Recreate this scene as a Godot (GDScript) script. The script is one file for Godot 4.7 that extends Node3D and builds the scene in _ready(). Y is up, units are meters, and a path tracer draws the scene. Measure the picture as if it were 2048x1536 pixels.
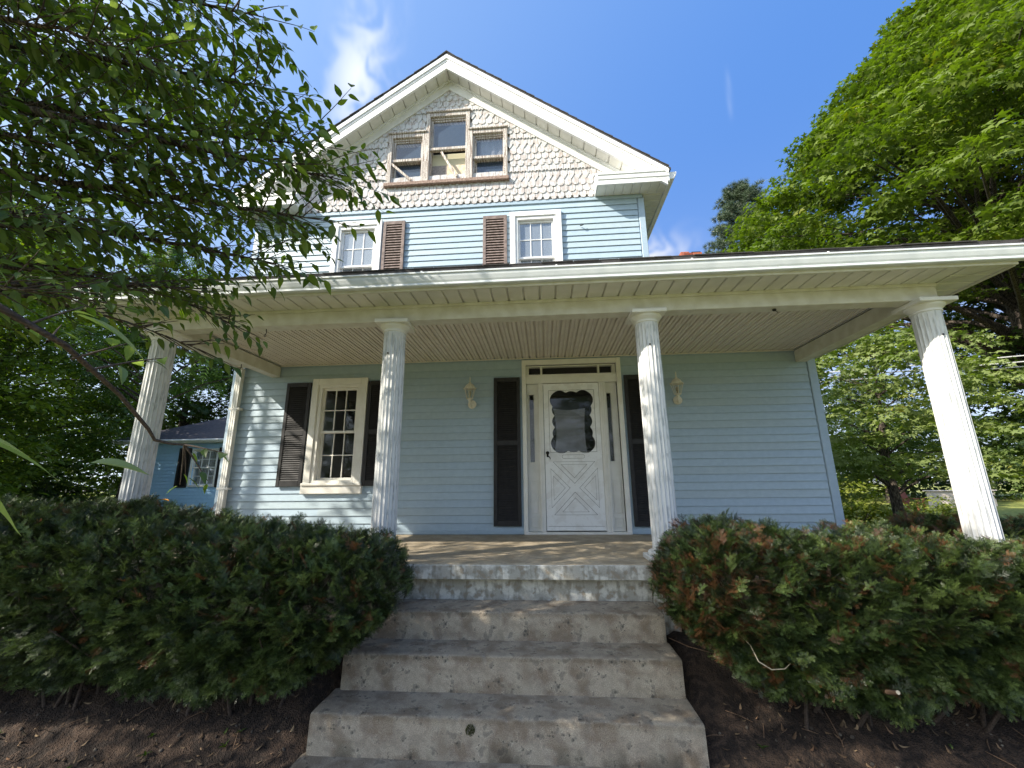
extends Node3D

# ---------------------------------------------------------------- mesh builder
class MB:
	var v := PackedVector3Array()
	var n := PackedVector3Array()
	var uv := PackedVector2Array()
	var c := PackedColorArray()
	var use_uv := false
	var col := Color.WHITE
	var use_col := false

	func vert(p: Vector3, nn: Vector3, t := Vector2.ZERO) -> void:
		v.append(p); n.append(nn)
		if use_uv: uv.append(t)
		if use_col: c.append(col)

	# corners counted counter-clockwise seen from outside
	func tri_n(a: Vector3, b: Vector3, d: Vector3, na: Vector3, nb: Vector3, nd: Vector3) -> void:
		vert(a, na); vert(d, nd); vert(b, nb)

	func tri(a: Vector3, b: Vector3, d: Vector3) -> void:
		var nn := (b - a).cross(d - a).normalized()
		tri_n(a, b, d, nn, nn, nn)

	func quad(a: Vector3, b: Vector3, d: Vector3, e: Vector3) -> void:
		var nn := (d - a).cross(e - b).normalized()
		tri_n(a, b, d, nn, nn, nn)
		tri_n(a, d, e, nn, nn, nn)

	func tri_o(a: Vector3, b: Vector3, d: Vector3, centre: Vector3) -> void:
		if (b - a).cross(d - a).dot((a + b + d) / 3.0 - centre) < 0.0: tri(a, d, b)
		else: tri(a, b, d)

	func quad_o(a: Vector3, b: Vector3, d: Vector3, e: Vector3, centre: Vector3) -> void:
		if (d - a).cross(e - b).dot((a + b + d + e) / 4.0 - centre) < 0.0: quad(a, e, d, b)
		else: quad(a, b, d, e)

	func quad_uv(a: Vector3, b: Vector3, d: Vector3, e: Vector3) -> void:
		use_uv = true
		var nn := (d - a).cross(e - b).normalized()
		vert(a, nn, Vector2(0, 1)); vert(d, nn, Vector2(1, 0)); vert(b, nn, Vector2(1, 1))
		vert(a, nn, Vector2(0, 1)); vert(e, nn, Vector2(0, 0)); vert(d, nn, Vector2(1, 0))

	func box(lo: Vector3, hi: Vector3, ch := 0.0, t := Transform3D.IDENTITY) -> void:
		var m := (lo + hi) / 2.0
		var h := (hi - lo) / 2.0
		var k := minf(ch, minf(h.x, minf(h.y, h.z)) * 0.8)
		var cc := t * m
		if k <= 0.0:
			for ax in 3:
				for s in [-1.0, 1.0]:
					var q := []
					for w in [[-1.0, -1.0], [1.0, -1.0], [1.0, 1.0], [-1.0, 1.0]]:
						var p := Vector3.ZERO
						p[ax] = s; p[(ax + 1) % 3] = w[0]; p[(ax + 2) % 3] = w[1]
						q.append(t * (m + p * h))
					quad_o(q[0], q[1], q[2], q[3], cc)
			return
		for ax in 3:
			var b := (ax + 1) % 3
			var d := (ax + 2) % 3
			for s in [-1.0, 1.0]:
				var q := []
				for w in [[-1.0, -1.0], [1.0, -1.0], [1.0, 1.0], [-1.0, 1.0]]:
					var p := m
					p[ax] += s * h[ax]; p[b] += w[0] * (h[b] - k); p[d] += w[1] * (h[d] - k)
					q.append(t * p)
				quad_o(q[0], q[1], q[2], q[3], cc)
				for s2 in [-1.0, 1.0]:      # the bevel between face ax and face b
					var r := []
					for w in [[0, -1.0], [0, 1.0], [1, 1.0], [1, -1.0]]:
						var p := m
						p[ax] += s * (h[ax] - (k if w[0] == 1 else 0.0)); p[b] += s2 * (h[b] - (0.0 if w[0] == 1 else k)); p[d] += w[1] * (h[d] - k)
						r.append(t * p)
					quad_o(r[0], r[1], r[2], r[3], cc)
		for sx in [-1.0, 1.0]:
			for sy in [-1.0, 1.0]:
				for sz in [-1.0, 1.0]:
					var s := Vector3(sx, sy, sz)
					var a := m + s * Vector3(h.x, h.y - k, h.z - k)
					var b := m + s * Vector3(h.x - k, h.y, h.z - k)
					var d := m + s * Vector3(h.x - k, h.y - k, h.z)
					tri_o(t * a, t * b, t * d, cc)

	# polygon in x, y pushed along z from z0 to z1
	func extrude(poly: PackedVector2Array, z0: float, z1: float, t := Transform3D.IDENTITY, back := true) -> void:
		var q := poly
		if Geometry2D.is_polygon_clockwise(q): q.reverse()
		# is_polygon_clockwise is about a y-down plane: settle by area
		var area := 0.0
		for i in q.size():
			area += q[i].cross(q[(i + 1) % q.size()])
		if area < 0.0: q.reverse()
		var idx := Geometry2D.triangulate_polygon(q)
		for i in range(0, idx.size(), 3):
			var a := q[idx[i]]; var b := q[idx[i + 1]]; var d := q[idx[i + 2]]
			if (b - a).cross(d - a) < 0.0:
				var s := b; b = d; d = s
			tri(t * Vector3(a.x, a.y, z1), t * Vector3(b.x, b.y, z1), t * Vector3(d.x, d.y, z1))
			if back: tri(t * Vector3(a.x, a.y, z0), t * Vector3(d.x, d.y, z0), t * Vector3(b.x, b.y, z0))
		for i in q.size():
			var a := q[i]; var b := q[(i + 1) % q.size()]
			quad(t * Vector3(a.x, a.y, z0), t * Vector3(b.x, b.y, z0), t * Vector3(b.x, b.y, z1), t * Vector3(a.x, a.y, z1))

	func tube(path: PackedVector3Array, radii: PackedFloat32Array, sides := 6) -> void:
		var rings := []
		var up := Vector3.UP
		for i in path.size():
			var d := (path[mini(i + 1, path.size() - 1)] - path[maxi(i - 1, 0)]).normalized()
			if absf(d.dot(up)) > 0.95: up = Vector3(0.3, 0.1, 1).normalized()
			var sx := d.cross(up).normalized()
			var sy := sx.cross(d).normalized()
			up = sy
			var ring := []
			for k in sides:
				var a := TAU * k / sides
				ring.append([path[i] + (sx * cos(a) + sy * sin(a)) * radii[i], sx * cos(a) + sy * sin(a)])
			rings.append(ring)
		for i in path.size() - 1:
			for k in sides:
				var a = rings[i][k]; var b = rings[i][(k + 1) % sides]; var d = rings[i + 1][(k + 1) % sides]; var e = rings[i + 1][k]
				_smooth(a, b, d); _smooth(a, d, e)

	func _smooth(a, b, d) -> void:
		var g: Vector3 = (b[0] - a[0]).cross(d[0] - a[0])
		if g.dot(a[1] + b[1] + d[1]) < 0.0: tri_n(a[0], d[0], b[0], a[1], d[1], b[1])
		else: tri_n(a[0], b[0], d[0], a[1], b[1], d[1])

	# profile of (radius, height); smooth round, flat along the profile
	func lathe(profile: Array, segs: int, t := Transform3D.IDENTITY) -> void:
		for i in profile.size() - 1:
			var p: Vector2 = profile[i]; var q: Vector2 = profile[i + 1]
			var nn := Vector2(q.y - p.y, p.x - q.x).normalized()
			for k in segs:
				var a0 := TAU * k / segs; var a1 := TAU * (k + 1) / segs
				var d0 := Vector3(cos(a0), 0, sin(a0)); var d1 := Vector3(cos(a1), 0, sin(a1))
				var n0 := t.basis * (d0 * nn.x + Vector3.UP * nn.y); var n1 := t.basis * (d1 * nn.x + Vector3.UP * nn.y)
				var a := [t * (d0 * p.x + Vector3.UP * p.y), n0]; var b := [t * (d1 * p.x + Vector3.UP * p.y), n1]
				var c2 := [t * (d1 * q.x + Vector3.UP * q.y), n1]; var e := [t * (d0 * q.x + Vector3.UP * q.y), n0]
				if p.x > 1e-5: _smooth(a, b, c2 if q.x > 1e-5 else e)
				if q.x > 1e-5: _smooth(a, c2, e)

	func mesh() -> ArrayMesh:
		var a := []
		a.resize(Mesh.ARRAY_MAX)
		a[Mesh.ARRAY_VERTEX] = v
		a[Mesh.ARRAY_NORMAL] = n
		if use_uv: a[Mesh.ARRAY_TEX_UV] = uv
		if use_col: a[Mesh.ARRAY_COLOR] = c
		var m := ArrayMesh.new()
		m.add_surface_from_arrays(Mesh.PRIMITIVE_TRIANGLES, a)
		return m

# ---------------------------------------------------------------- naming helpers
var taken := {}
func numbered(parent: Node, called: String) -> String:
	var key := str(parent.get_instance_id()) + called
	taken[key] = taken.get(key, -1) + 1
	return called if taken[key] == 0 else "%s_%03d" % [called, taken[key]]

func thing(called: String, label: String, category: String, at := Vector3.ZERO, group := "") -> Node3D:
	var o := Node3D.new()
	o.name = numbered(self, called)
	add_child(o, true)
	o.position = at
	tag(o, label, category, group)
	return o

func tag(o: Node, label: String, category: String, group := "") -> void:
	o.set_meta("label", label)
	o.set_meta("category", category)
	if group != "": o.set_meta("group", group)

# one named mesh; geometry is written in world coordinates, so undo the place of the thing it belongs to
func put(parent: Node3D, called: String, mesh: Mesh, m: Material, at := Vector3.ZERO, basis := Basis.IDENTITY) -> MeshInstance3D:
	var o := MeshInstance3D.new()
	o.name = numbered(parent, called)
	o.mesh = mesh
	o.material_override = m
	parent.add_child(o, true)
	var off := Vector3.ZERO
	if parent != self and parent.get_parent() == self: off = parent.position
	o.transform = Transform3D(basis, at - off)
	return o

func stuff(o: Node) -> Node:
	o.set_meta("kind", "stuff")
	return o

func structure(o: Node) -> Node:
	o.set_meta("kind", "structure")
	return o

func bx(parent: Node3D, called: String, m: Material, lo: Vector3, hi: Vector3, ch := 0.003) -> MeshInstance3D:
	var b := MB.new()
	b.box(lo, hi, ch)
	return put(parent, called, b.mesh(), m)

func many(parent: Node3D, called: String, mesh: Mesh, m: Material, xf: Array, cols: PackedColorArray) -> MultiMeshInstance3D:
	var mm := MultiMesh.new()
	mm.transform_format = MultiMesh.TRANSFORM_3D
	mm.use_colors = true
	mm.mesh = mesh
	mm.instance_count = xf.size()
	var off := Vector3.ZERO
	if parent != self and parent.get_parent() == self: off = parent.position
	var buf := PackedFloat32Array()
	buf.resize(xf.size() * 16)
	for i in xf.size():
		var t: Transform3D = xf[i]
		var k := i * 16
		var b := t.basis
		buf[k] = b.x.x; buf[k + 1] = b.y.x; buf[k + 2] = b.z.x; buf[k + 3] = t.origin.x - off.x
		buf[k + 4] = b.x.y; buf[k + 5] = b.y.y; buf[k + 6] = b.z.y; buf[k + 7] = t.origin.y - off.y
		buf[k + 8] = b.x.z; buf[k + 9] = b.y.z; buf[k + 10] = b.z.z; buf[k + 11] = t.origin.z - off.z
		var q := cols[i]
		buf[k + 12] = q.r; buf[k + 13] = q.g; buf[k + 14] = q.b; buf[k + 15] = 1.0
	mm.buffer = buf
	var o := MultiMeshInstance3D.new()
	o.name = numbered(parent, called)
	o.multimesh = mm
	o.material_override = m
	parent.add_child(o, true)
	stuff(o)
	return o

# ---------------------------------------------------------------- noise and textures
var rng := RandomNumberGenerator.new()
func rr(a: float, b: float) -> float: return rng.randf_range(a, b)

func noise_bytes(size: int, freq: float, oct: int, sd: int, kind := FastNoiseLite.TYPE_SIMPLEX_SMOOTH, sx := 1) -> PackedByteArray:
	var f := FastNoiseLite.new()
	f.seed = sd
	f.noise_type = kind
	f.frequency = freq
	f.fractal_octaves = oct
	f.fractal_type = FastNoiseLite.FRACTAL_FBM if oct > 1 else FastNoiseLite.FRACTAL_NONE
	var im := f.get_seamless_image(size, size / sx)
	if sx > 1: im.resize(size, size, Image.INTERPOLATE_CUBIC)
	im.convert(Image.FORMAT_L8)
	return im.get_data()

func tex_rgb(size: int, data: PackedByteArray) -> ImageTexture:
	return ImageTexture.create_from_image(Image.create_from_data(size, size, false, Image.FORMAT_RGB8, data))

func tex_l(size: int, data: PackedByteArray) -> ImageTexture:
	return ImageTexture.create_from_image(Image.create_from_data(size, size, false, Image.FORMAT_L8, data))

func ss(a: float, b: float, x: float) -> float:
	return smoothstep(a, b, x)

func put_px(d: PackedByteArray, i: int, q: Color) -> void:
	d[i * 3] = int(clampf(q.r, 0, 1) * 255); d[i * 3 + 1] = int(clampf(q.g, 0, 1) * 255); d[i * 3 + 2] = int(clampf(q.b, 0, 1) * 255)

func mat(q: Color, rough := 0.7, spec := 0.5) -> StandardMaterial3D:
	var m := StandardMaterial3D.new()
	m.albedo_color = q
	m.roughness = rough
	m.metallic_specular = spec
	return m

func textured(t: Texture2D, scale: float, rough := 0.8, bump: Texture2D = null, depth := 0.0, tint := Color.WHITE, world := true) -> StandardMaterial3D:
	var m := mat(tint, rough)
	m.albedo_texture = t
	m.uv1_triplanar = true
	m.uv1_world_triplanar = world
	m.uv1_scale = Vector3.ONE * scale
	m.uv1_triplanar_sharpness = 6.0
	if bump:
		m.heightmap_enabled = true
		m.heightmap_texture = bump
		m.heightmap_scale = depth
	return m

# two colours mixed by noise, the base of most surfaces
func mottled(size: int, sd: int, a: Color, b: Color, freq: float, oct := 4, contrast := 1.0, stretch := 1) -> ImageTexture:
	var w := noise_bytes(size, freq, oct, sd, FastNoiseLite.TYPE_SIMPLEX_SMOOTH, stretch)
	var d := PackedByteArray(); d.resize(size * size * 3)
	for i in size * size:
		put_px(d, i, a.lerp(b, clampf((w[i] / 255.0 - 0.5) * contrast + 0.5, 0, 1)))
	return tex_rgb(size, d)

var M := {}

func make_materials() -> void:
	var S := 512
	# weathered concrete: pale lime, grey grime, black lichen spots
	var n1 := noise_bytes(S, 0.010, 5, 11); var n2 := noise_bytes(S, 0.05, 4, 12); var n3 := noise_bytes(S, 0.30, 2, 13); var n4 := noise_bytes(S, 0.035, 3, 14); var n5 := noise_bytes(S, 0.022, 3, 15)
	var s0 := noise_bytes(S, 0.05, 3, 18)
	var n6 := noise_bytes(S, 0.06, 1, 16, FastNoiseLite.TYPE_CELLULAR); var n7 := noise_bytes(S, 0.45, 2, 17)
	var d := PackedByteArray(); d.resize(S * S * 3)
	var h := PackedByteArray(); h.resize(S * S)
	for i in S * S:
		var a := n1[i] / 255.0; var b := n2[i] / 255.0; var g := n3[i] / 255.0; var l := n4[i] / 255.0; var l2 := n5[i] / 255.0
		var sp := n6[i] / 255.0; var gg := n7[i] / 255.0
		var q := Color(0.60, 0.545, 0.48).lerp(Color(0.68, 0.63, 0.56), ss(0.38, 0.62, a))
		q = q.lerp(Color(0.75, 0.71, 0.635), ss(0.52, 0.66, l2 * 0.6 + b * 0.4) * 0.55 * ss(0.30, 0.62, gg))
		q = q.lerp(Color(0.46, 0.43, 0.385), ss(0.56, 0.70, 1.0 - l2 * 0.7 - b * 0.3) * 0.40 * ss(0.35, 0.62, g))
		q = q.lerp(Color(0.44, 0.36, 0.28), ss(0.60, 0.75, 1.0 - a) * 0.30)
		q = q.lerp(Color(0.66, 0.62, 0.55), ss(0.50, 0.62, s0[(i / S / 3) * S + (i % S) / 5] / 255.0) * 0.35)
		q = q.lerp(Color(0.19, 0.185, 0.175), ss(0.15, 0.08, sp + 0.22 * (gg - 0.5) + 0.30 * (0.58 - l)) * ss(0.50, 0.60, l2) * 0.5)
		q = q.lerp(Color(0.25, 0.24, 0.225), ss(0.66, 0.76, l2) * ss(0.40, 0.62, gg * 0.6 + g * 0.4) * 0.55)
		q *= 0.62 + 0.42 * gg + 0.22 * g
		put_px(d, i, q)
		h[i] = int(clampf(0.3 * b + 0.35 * g + 0.35 * gg, 0, 1) * 255)
	var conc := tex_rgb(S, d); var conc_h := tex_l(S, h)
	M.concrete = []
	for k in 4:
		M.concrete.append(textured(conc, 0.75, 0.92, conc_h, 0.35))
		M.concrete[k].vertex_color_use_as_albedo = true
		M.concrete[k].uv1_offset = Vector3(0.37 * k, 0.21 * k, 0.53 * k)
	# tan porch floor paint over concrete
	for i in S * S:
		var a := n1[i] / 255.0; var b := n2[i] / 255.0; var g := n3[i] / 255.0
		var q := Color(0.60, 0.545, 0.455).lerp(Color(0.67, 0.615, 0.525), ss(0.35, 0.65, a))
		q = q.lerp(Color(0.52, 0.49, 0.44), ss(0.58, 0.70, b) * 0.5)
		put_px(d, i, q * (0.92 + 0.16 * g))
	M.porch_floor = textured(tex_rgb(S, d), 0.6, 0.75, conc_h, 0.2)
	# white paint worn and mildewed on the stair face
	for i in S * S:
		var a := n1[i] / 255.0; var b := n2[i] / 255.0; var g := n3[i] / 255.0; var l := n5[i] / 255.0
		var gg := n7[i] / 255.0
		var q := Color(0.85, 0.84, 0.805).lerp(Color(0.70, 0.685, 0.645), ss(0.40, 0.62, a))
		q = q.lerp(Color(0.52, 0.505, 0.46), ss(0.40, 0.66, l * 0.6 + s0[(i / S / 6) * S + i % S] / 255.0 * 0.4) * ss(0.30, 0.62, gg * 0.75 + g * 0.25) * 0.9)
		q *= 0.78 + 0.36 * gg
		q = q.lerp(Color(0.58, 0.50, 0.41), ss(0.62, 0.74, l) * 0.4)
		put_px(d, i, q)
	M.worn_white = textured(tex_rgb(S, d), 0.9, 0.85, conc_h, 0.3)
	# vinyl: very fine wood grain, long in x
	var gr := noise_bytes(S, 0.02, 4, 21, FastNoiseLite.TYPE_SIMPLEX_SMOOTH, 1)
	var gr2 := PackedByteArray(); gr2.resize(S * S)
	var fine := noise_bytes(S, 0.22, 2, 22, FastNoiseLite.TYPE_SIMPLEX_SMOOTH, 1)
	for y in S:
		for x in S:
			gr2[y * S + x] = fine[y * S + (x / 14)]
	for i in S * S:
		var a := gr[i] / 255.0; var g := gr2[i] / 255.0
		var q := Color(0.625, 0.70, 0.75).lerp(Color(0.66, 0.733, 0.78), a) * (0.975 + 0.05 * g)
		put_px(d, i, q)
	var grain := tex_l(S, gr2)
	var sid := tex_rgb(S, d)
	M.siding = [textured(sid, 0.9, 0.5, grain, 0.05), textured(sid, 0.9, 0.5, grain, 0.05, Color(0.985, 0.99, 1.0)), textured(sid, 0.9, 0.55, grain, 0.05, Color(1.0, 0.99, 0.975))]
	for k in 3: M.siding[k].uv1_offset = Vector3(0.31 * k, 0.17 * k, 0)
	M.skylit_siding = textured(sid, 0.9, 0.5, grain, 0.03, Color(1.02, 1.13, 1.24))  # house siding again, with blue sky light put into its colour
	M.blue_trim = textured(sid, 0.9, 0.5, grain, 0.03, Color(0.98, 0.98, 0.99))
	# white and cream metal trim with faint dirt
	var tr := mottled(256, 31, Color(0.88, 0.88, 0.875), Color(0.925, 0.925, 0.92), 0.02, 4, 1.6)
	M.white = textured(tr, 0.7, 0.5)
	var cr := mottled(256, 32, Color(0.86, 0.85, 0.815), Color(0.90, 0.89, 0.86), 0.02, 4, 1.8)
	M.cream = textured(cr, 0.7, 0.55)
	M.beam = textured(mottled(256, 37, Color(0.79, 0.775, 0.715), Color(0.84, 0.83, 0.785), 0.025, 4, 2.0), 0.8, 0.5)
	M.gutter = textured(mottled(256, 33, Color(0.80, 0.82, 0.83), Color(0.86, 0.875, 0.88), 0.02, 4, 1.8), 0.6, 0.35)
	M.ceiling = textured(mottled(256, 34, Color(0.83, 0.80, 0.755), Color(0.87, 0.845, 0.80), 0.02, 3, 1.4), 0.8, 0.55)
	M.soffit = textured(mottled(256, 35, Color(0.82, 0.815, 0.785), Color(0.875, 0.87, 0.845), 0.02, 3, 1.4), 0.8, 0.55)
	# columns: white paint with vertical dirt streaks
	var s1 := noise_bytes(S, 0.06, 3, 41); var s2 := noise_bytes(S, 0.012, 3, 42)
	for y in S:
		for x in S:
			var i := y * S + x
			var st := s1[(y / 10) * S + x] / 255.0
			var q := Color(0.83, 0.83, 0.825).lerp(Color(0.64, 0.65, 0.65), ss(0.52, 0.72, st * 0.7 + s2[i] / 255.0 * 0.3) * 0.7)
			put_px(d, i, q)
	M.column = textured(tex_rgb(S, d), 1.1, 0.6)
	# old gable shingles: worn white paint over grey wood, grain upright
	M.shingle = []
	for k in 3:
		var p1 := noise_bytes(256, 0.10, 3, 51 + k); var p2 := noise_bytes(256, 0.018, 4, 61 + k)
		var dd := PackedByteArray(); dd.resize(256 * 256 * 3)
		for y in 256:
			for x in 256:
				var i := y * 256 + x
				var st := p1[(y / 9) * 256 + x] / 255.0
				var q := Color(0.81, 0.81, 0.81).lerp(Color(0.63, 0.59, 0.57), ss(0.50, 0.68, st * 0.75 + p2[i] / 255.0 * 0.25) * 0.8)
				q = q.lerp(Color(0.74, 0.69, 0.67), ss(0.55, 0.7, p2[i] / 255.0) * 0.6)
				put_px(dd, i, q * [1.0, 0.965, 1.02][k])
		M.shingle.append(textured(tex_rgb(256, dd), 1.6, 0.85))
	# bare weathered window wood
	for y in S:
		for x in S:
			var i := y * S + x
			var st := s1[(y / 24) * S + x] / 255.0
			var q := Color(0.54, 0.48, 0.44).lerp(Color(0.80, 0.78, 0.75), ss(0.40, 0.56, st * 0.7 + n2[i] / 255.0 * 0.3))
			put_px(d, i, q)
	M.bare_wood = textured(tex_rgb(S, d), 1.5, 0.85)
	M.sill_wood = textured(mottled(256, 36, Color(0.47, 0.38, 0.34), Color(0.62, 0.54, 0.49), 0.05, 4, 2.0, 1), 2.0, 0.85)
	# shutters
	M.black_shutter = textured(mottled(256, 71, Color(0.105, 0.10, 0.105), Color(0.155, 0.145, 0.145), 0.04, 4, 2.0), 1.0, 0.6)
	M.brown_shutter = textured(mottled(256, 72, Color(0.42, 0.365, 0.345), Color(0.53, 0.47, 0.445), 0.04, 4, 2.0), 1.2, 0.75)
	# door paint
	for i in S * S:
		var a := n1[i] / 255.0; var b := n4[i] / 255.0; var g := n3[i] / 255.0
		var q := Color(0.92, 0.92, 0.91).lerp(Color(0.885, 0.88, 0.865), ss(0.45, 0.65, a))
		q = q.lerp(Color(0.74, 0.72, 0.68), ss(0.70, 0.80, b) * 0.15)
		put_px(d, i, q * (0.98 + 0.04 * g))
	M.door = textured(tex_rgb(S, d), 0.8, 0.55)
	M.groove_shade = mat(Color(0.46, 0.45, 0.43), 0.8)  # grey stands in for the shade inside the door grooves
	# roof
	var rg := noise_bytes(256, 0.35, 2, 81); var rg2 := noise_bytes(256, 0.03, 3, 82)
	var dr := PackedByteArray(); dr.resize(256 * 256 * 3)
	for i in 256 * 256:
		put_px(dr, i, Color(0.20, 0.195, 0.20).lerp(Color(0.36, 0.345, 0.345), rg[i] / 255.0) * (0.85 + 0.3 * rg2[i] / 255.0))
	M.roof = textured(tex_rgb(256, dr), 1.3, 0.95)
	M.roof_blue = textured(tex_rgb(256, dr), 1.0, 0.95, null, 0.0, Color(1.05, 1.05, 1.10))
	# bricks and stones
	M.brick = []
	for k in 3: M.brick.append(textured(mottled(256, 91 + k, [Color(0.50, 0.23, 0.15), Color(0.56, 0.28, 0.19), Color(0.44, 0.21, 0.15)][k], [Color(0.66, 0.38, 0.28), Color(0.70, 0.45, 0.35), Color(0.60, 0.33, 0.25)][k], 0.06, 4, 1.8), 3.0, 0.9))
	M.mortar = mat(Color(0.62, 0.58, 0.54), 0.95)
	M.stone = []
	for k in 3: M.stone.append(textured(mottled(256, 95 + k, [Color(0.50, 0.48, 0.36), Color(0.56, 0.53, 0.44), Color(0.46, 0.45, 0.38)][k], [Color(0.68, 0.66, 0.52), Color(0.70, 0.67, 0.58), Color(0.62, 0.60, 0.52)][k], 0.03, 5, 2.0), 1.5, 0.95, conc_h, 0.8))
	# soil: dark crumbs
	for i in S * S:
		var a := n1[i] / 255.0; var b := n2[i] / 255.0; var g := n3[i] / 255.0
		var q := Color(0.15, 0.115, 0.092).lerp(Color(0.26, 0.205, 0.165), ss(0.38, 0.62, a * 0.5 + b * 0.5)) * (0.65 + 0.7 * g)
		put_px(d, i, q)
	var soil_h := PackedByteArray(); soil_h.resize(S * S)
	for i in S * S: soil_h[i] = int(clampf(0.5 * n2[i] + 0.5 * n3[i], 0, 255))
	M.soil = textured(tex_rgb(S, d), 0.7, 0.97, tex_l(S, soil_h), 2.5)
	M.lawn = textured(mottled(S, 99, Color(0.40, 0.45, 0.17), Color(0.58, 0.57, 0.28), 0.03, 5, 1.8), 0.25, 0.95)
	M.asphalt = textured(mottled(256, 140, Color(0.36, 0.36, 0.36), Color(0.46, 0.455, 0.45), 0.2, 3, 1.5), 0.8, 0.95)
	# bark
	for y in S:
		for x in S:
			var i := y * S + x
			var st := s1[(y / 6) * S + x] / 255.0
			put_px(d, i, Color(0.16, 0.13, 0.11).lerp(Color(0.40, 0.36, 0.32), ss(0.38, 0.66, st)) * (0.8 + 0.4 * n2[i] / 255.0))
			h[i] = int(st * 255)
	M.bark = textured(tex_rgb(S, d), 1.4, 0.95, tex_l(S, h), 2.0)
	M.twig = textured(mottled(256, 102, Color(0.20, 0.165, 0.14), Color(0.35, 0.30, 0.265), 0.08, 3, 1.6), 4.0, 0.9)
	M.dry_twig = textured(mottled(256, 103, Color(0.33, 0.25, 0.19), Color(0.50, 0.41, 0.33), 0.08, 3, 1.6), 4.0, 0.9)
	# leaves take their tone from each copy
	for k in ["leaf", "maple_leaf", "needle"]:
		var m := mat(Color.WHITE, {"leaf": 0.42, "maple_leaf": 0.55, "needle": 0.40}[k], 0.5)
		m.vertex_color_use_as_albedo = true
		m.backlight_enabled = true
		m.backlight = Color(0.88, 0.96, 0.42) if k != "needle" else Color(0.35, 0.4, 0.25)
		M[k] = m
	M.near_leaf = []
	for q in [Color(0.040, 0.085, 0.040), Color(0.050, 0.105, 0.030), Color(0.032, 0.066, 0.028)]:
		var m := mat(q.linear_to_srgb(), 0.45, 0.5)
		m.backlight_enabled = true
		m.backlight = Color(0.55, 0.64, 0.26)
		M.near_leaf.append(m)
	M.dead_leaf = []
	for q in [Color(0.30, 0.20, 0.12), Color(0.36, 0.27, 0.17), Color(0.22, 0.15, 0.10)]:
		M.dead_leaf.append(textured(mottled(128, 110 + M.dead_leaf.size(), q * 0.8, q * 1.3, 0.05, 3, 1.5), 8.0, 0.9))
	var lt := mat(Color.WHITE, 0.9)
	lt.vertex_color_use_as_albedo = true
	M.litter = lt
	# glass
	var gl := mat(Color(0.80, 0.85, 0.90, 0.16), 0.03, 0.9)
	gl.transparency = BaseMaterial3D.TRANSPARENCY_ALPHA
	gl.metallic = 0.32
	M.glass = gl
	var ga := mat(Color(0.55, 0.66, 0.80, 0.06), 0.03, 0.7)
	ga.transparency = BaseMaterial3D.TRANSPARENCY_ALPHA
	ga.metallic = 0.14
	M.attic_glass = ga
	var gd := mat(Color(0.5, 0.5, 0.5, 0.04), 0.03, 0.6)
	gd.transparency = BaseMaterial3D.TRANSPARENCY_ALPHA
	M.clear_glass = gd
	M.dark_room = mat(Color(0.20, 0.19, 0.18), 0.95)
	M.black = mat(Color(0.03, 0.03, 0.03), 0.8)
	M.iron = mat(Color(0.12, 0.11, 0.10), 0.6)
	M.lantern = textured(mottled(256, 121, Color(0.80, 0.77, 0.69), Color(0.90, 0.88, 0.82), 0.05, 4, 1.8), 5.0, 0.6)
	M.bulb = mat(Color(0.55, 0.52, 0.45), 0.4)
	# lace: open weave
	var L := 256
	var ld := PackedByteArray(); ld.resize(L * L * 4)
	var ln := noise_bytes(L, 0.03, 3, 131)
	for y in L:
		for x in L:
			var i := y * L + x
			var thread := (x % 5 == 0) or (y % 5 == 0)
			ld[i * 4] = 165; ld[i * 4 + 1] = 168; ld[i * 4 + 2] = 176
			ld[i * 4 + 3] = 225 if thread else int(36 + ln[i] * 0.15)
	var lm := mat(Color.WHITE, 0.95)
	lm.albedo_texture = ImageTexture.create_from_image(Image.create_from_data(L, L, false, Image.FORMAT_RGBA8, ld))
	lm.transparency = BaseMaterial3D.TRANSPARENCY_ALPHA
	M.lace = lm
	M.curtain = textured(mottled(256, 132, Color(0.55, 0.51, 0.47), Color(0.68, 0.64, 0.60), 0.06, 4, 2.0), 3.0, 0.95)
	M.pale_board = textured(mottled(256, 133, Color(0.78, 0.72, 0.62), Color(0.86, 0.81, 0.72), 0.03, 4, 2.0), 2.0, 0.9)
	M.grey_board = textured(mottled(256, 134, Color(0.52, 0.49, 0.48), Color(0.64, 0.60, 0.58), 0.05, 4, 2.0), 2.0, 0.9)
	M.cream_board = mat(Color(0.80, 0.775, 0.66), 0.9)
	M.far_white = mat(Color(0.86, 0.80, 0.76), 0.8)
	M.chair = mat(Color(0.58, 0.33, 0.25), 0.8)
	M.wire = mat(Color(0.72, 0.72, 0.73), 0.5)
	M.pole = M.bark

# ---------------------------------------------------------------- camera, sky, sun
const EYE := Vector3(0.4029, 0.6503, 5.9053)
const SUN := Vector3(-1.7, 1.45, 1.0)
const SKY_SIDE := 1024

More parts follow.
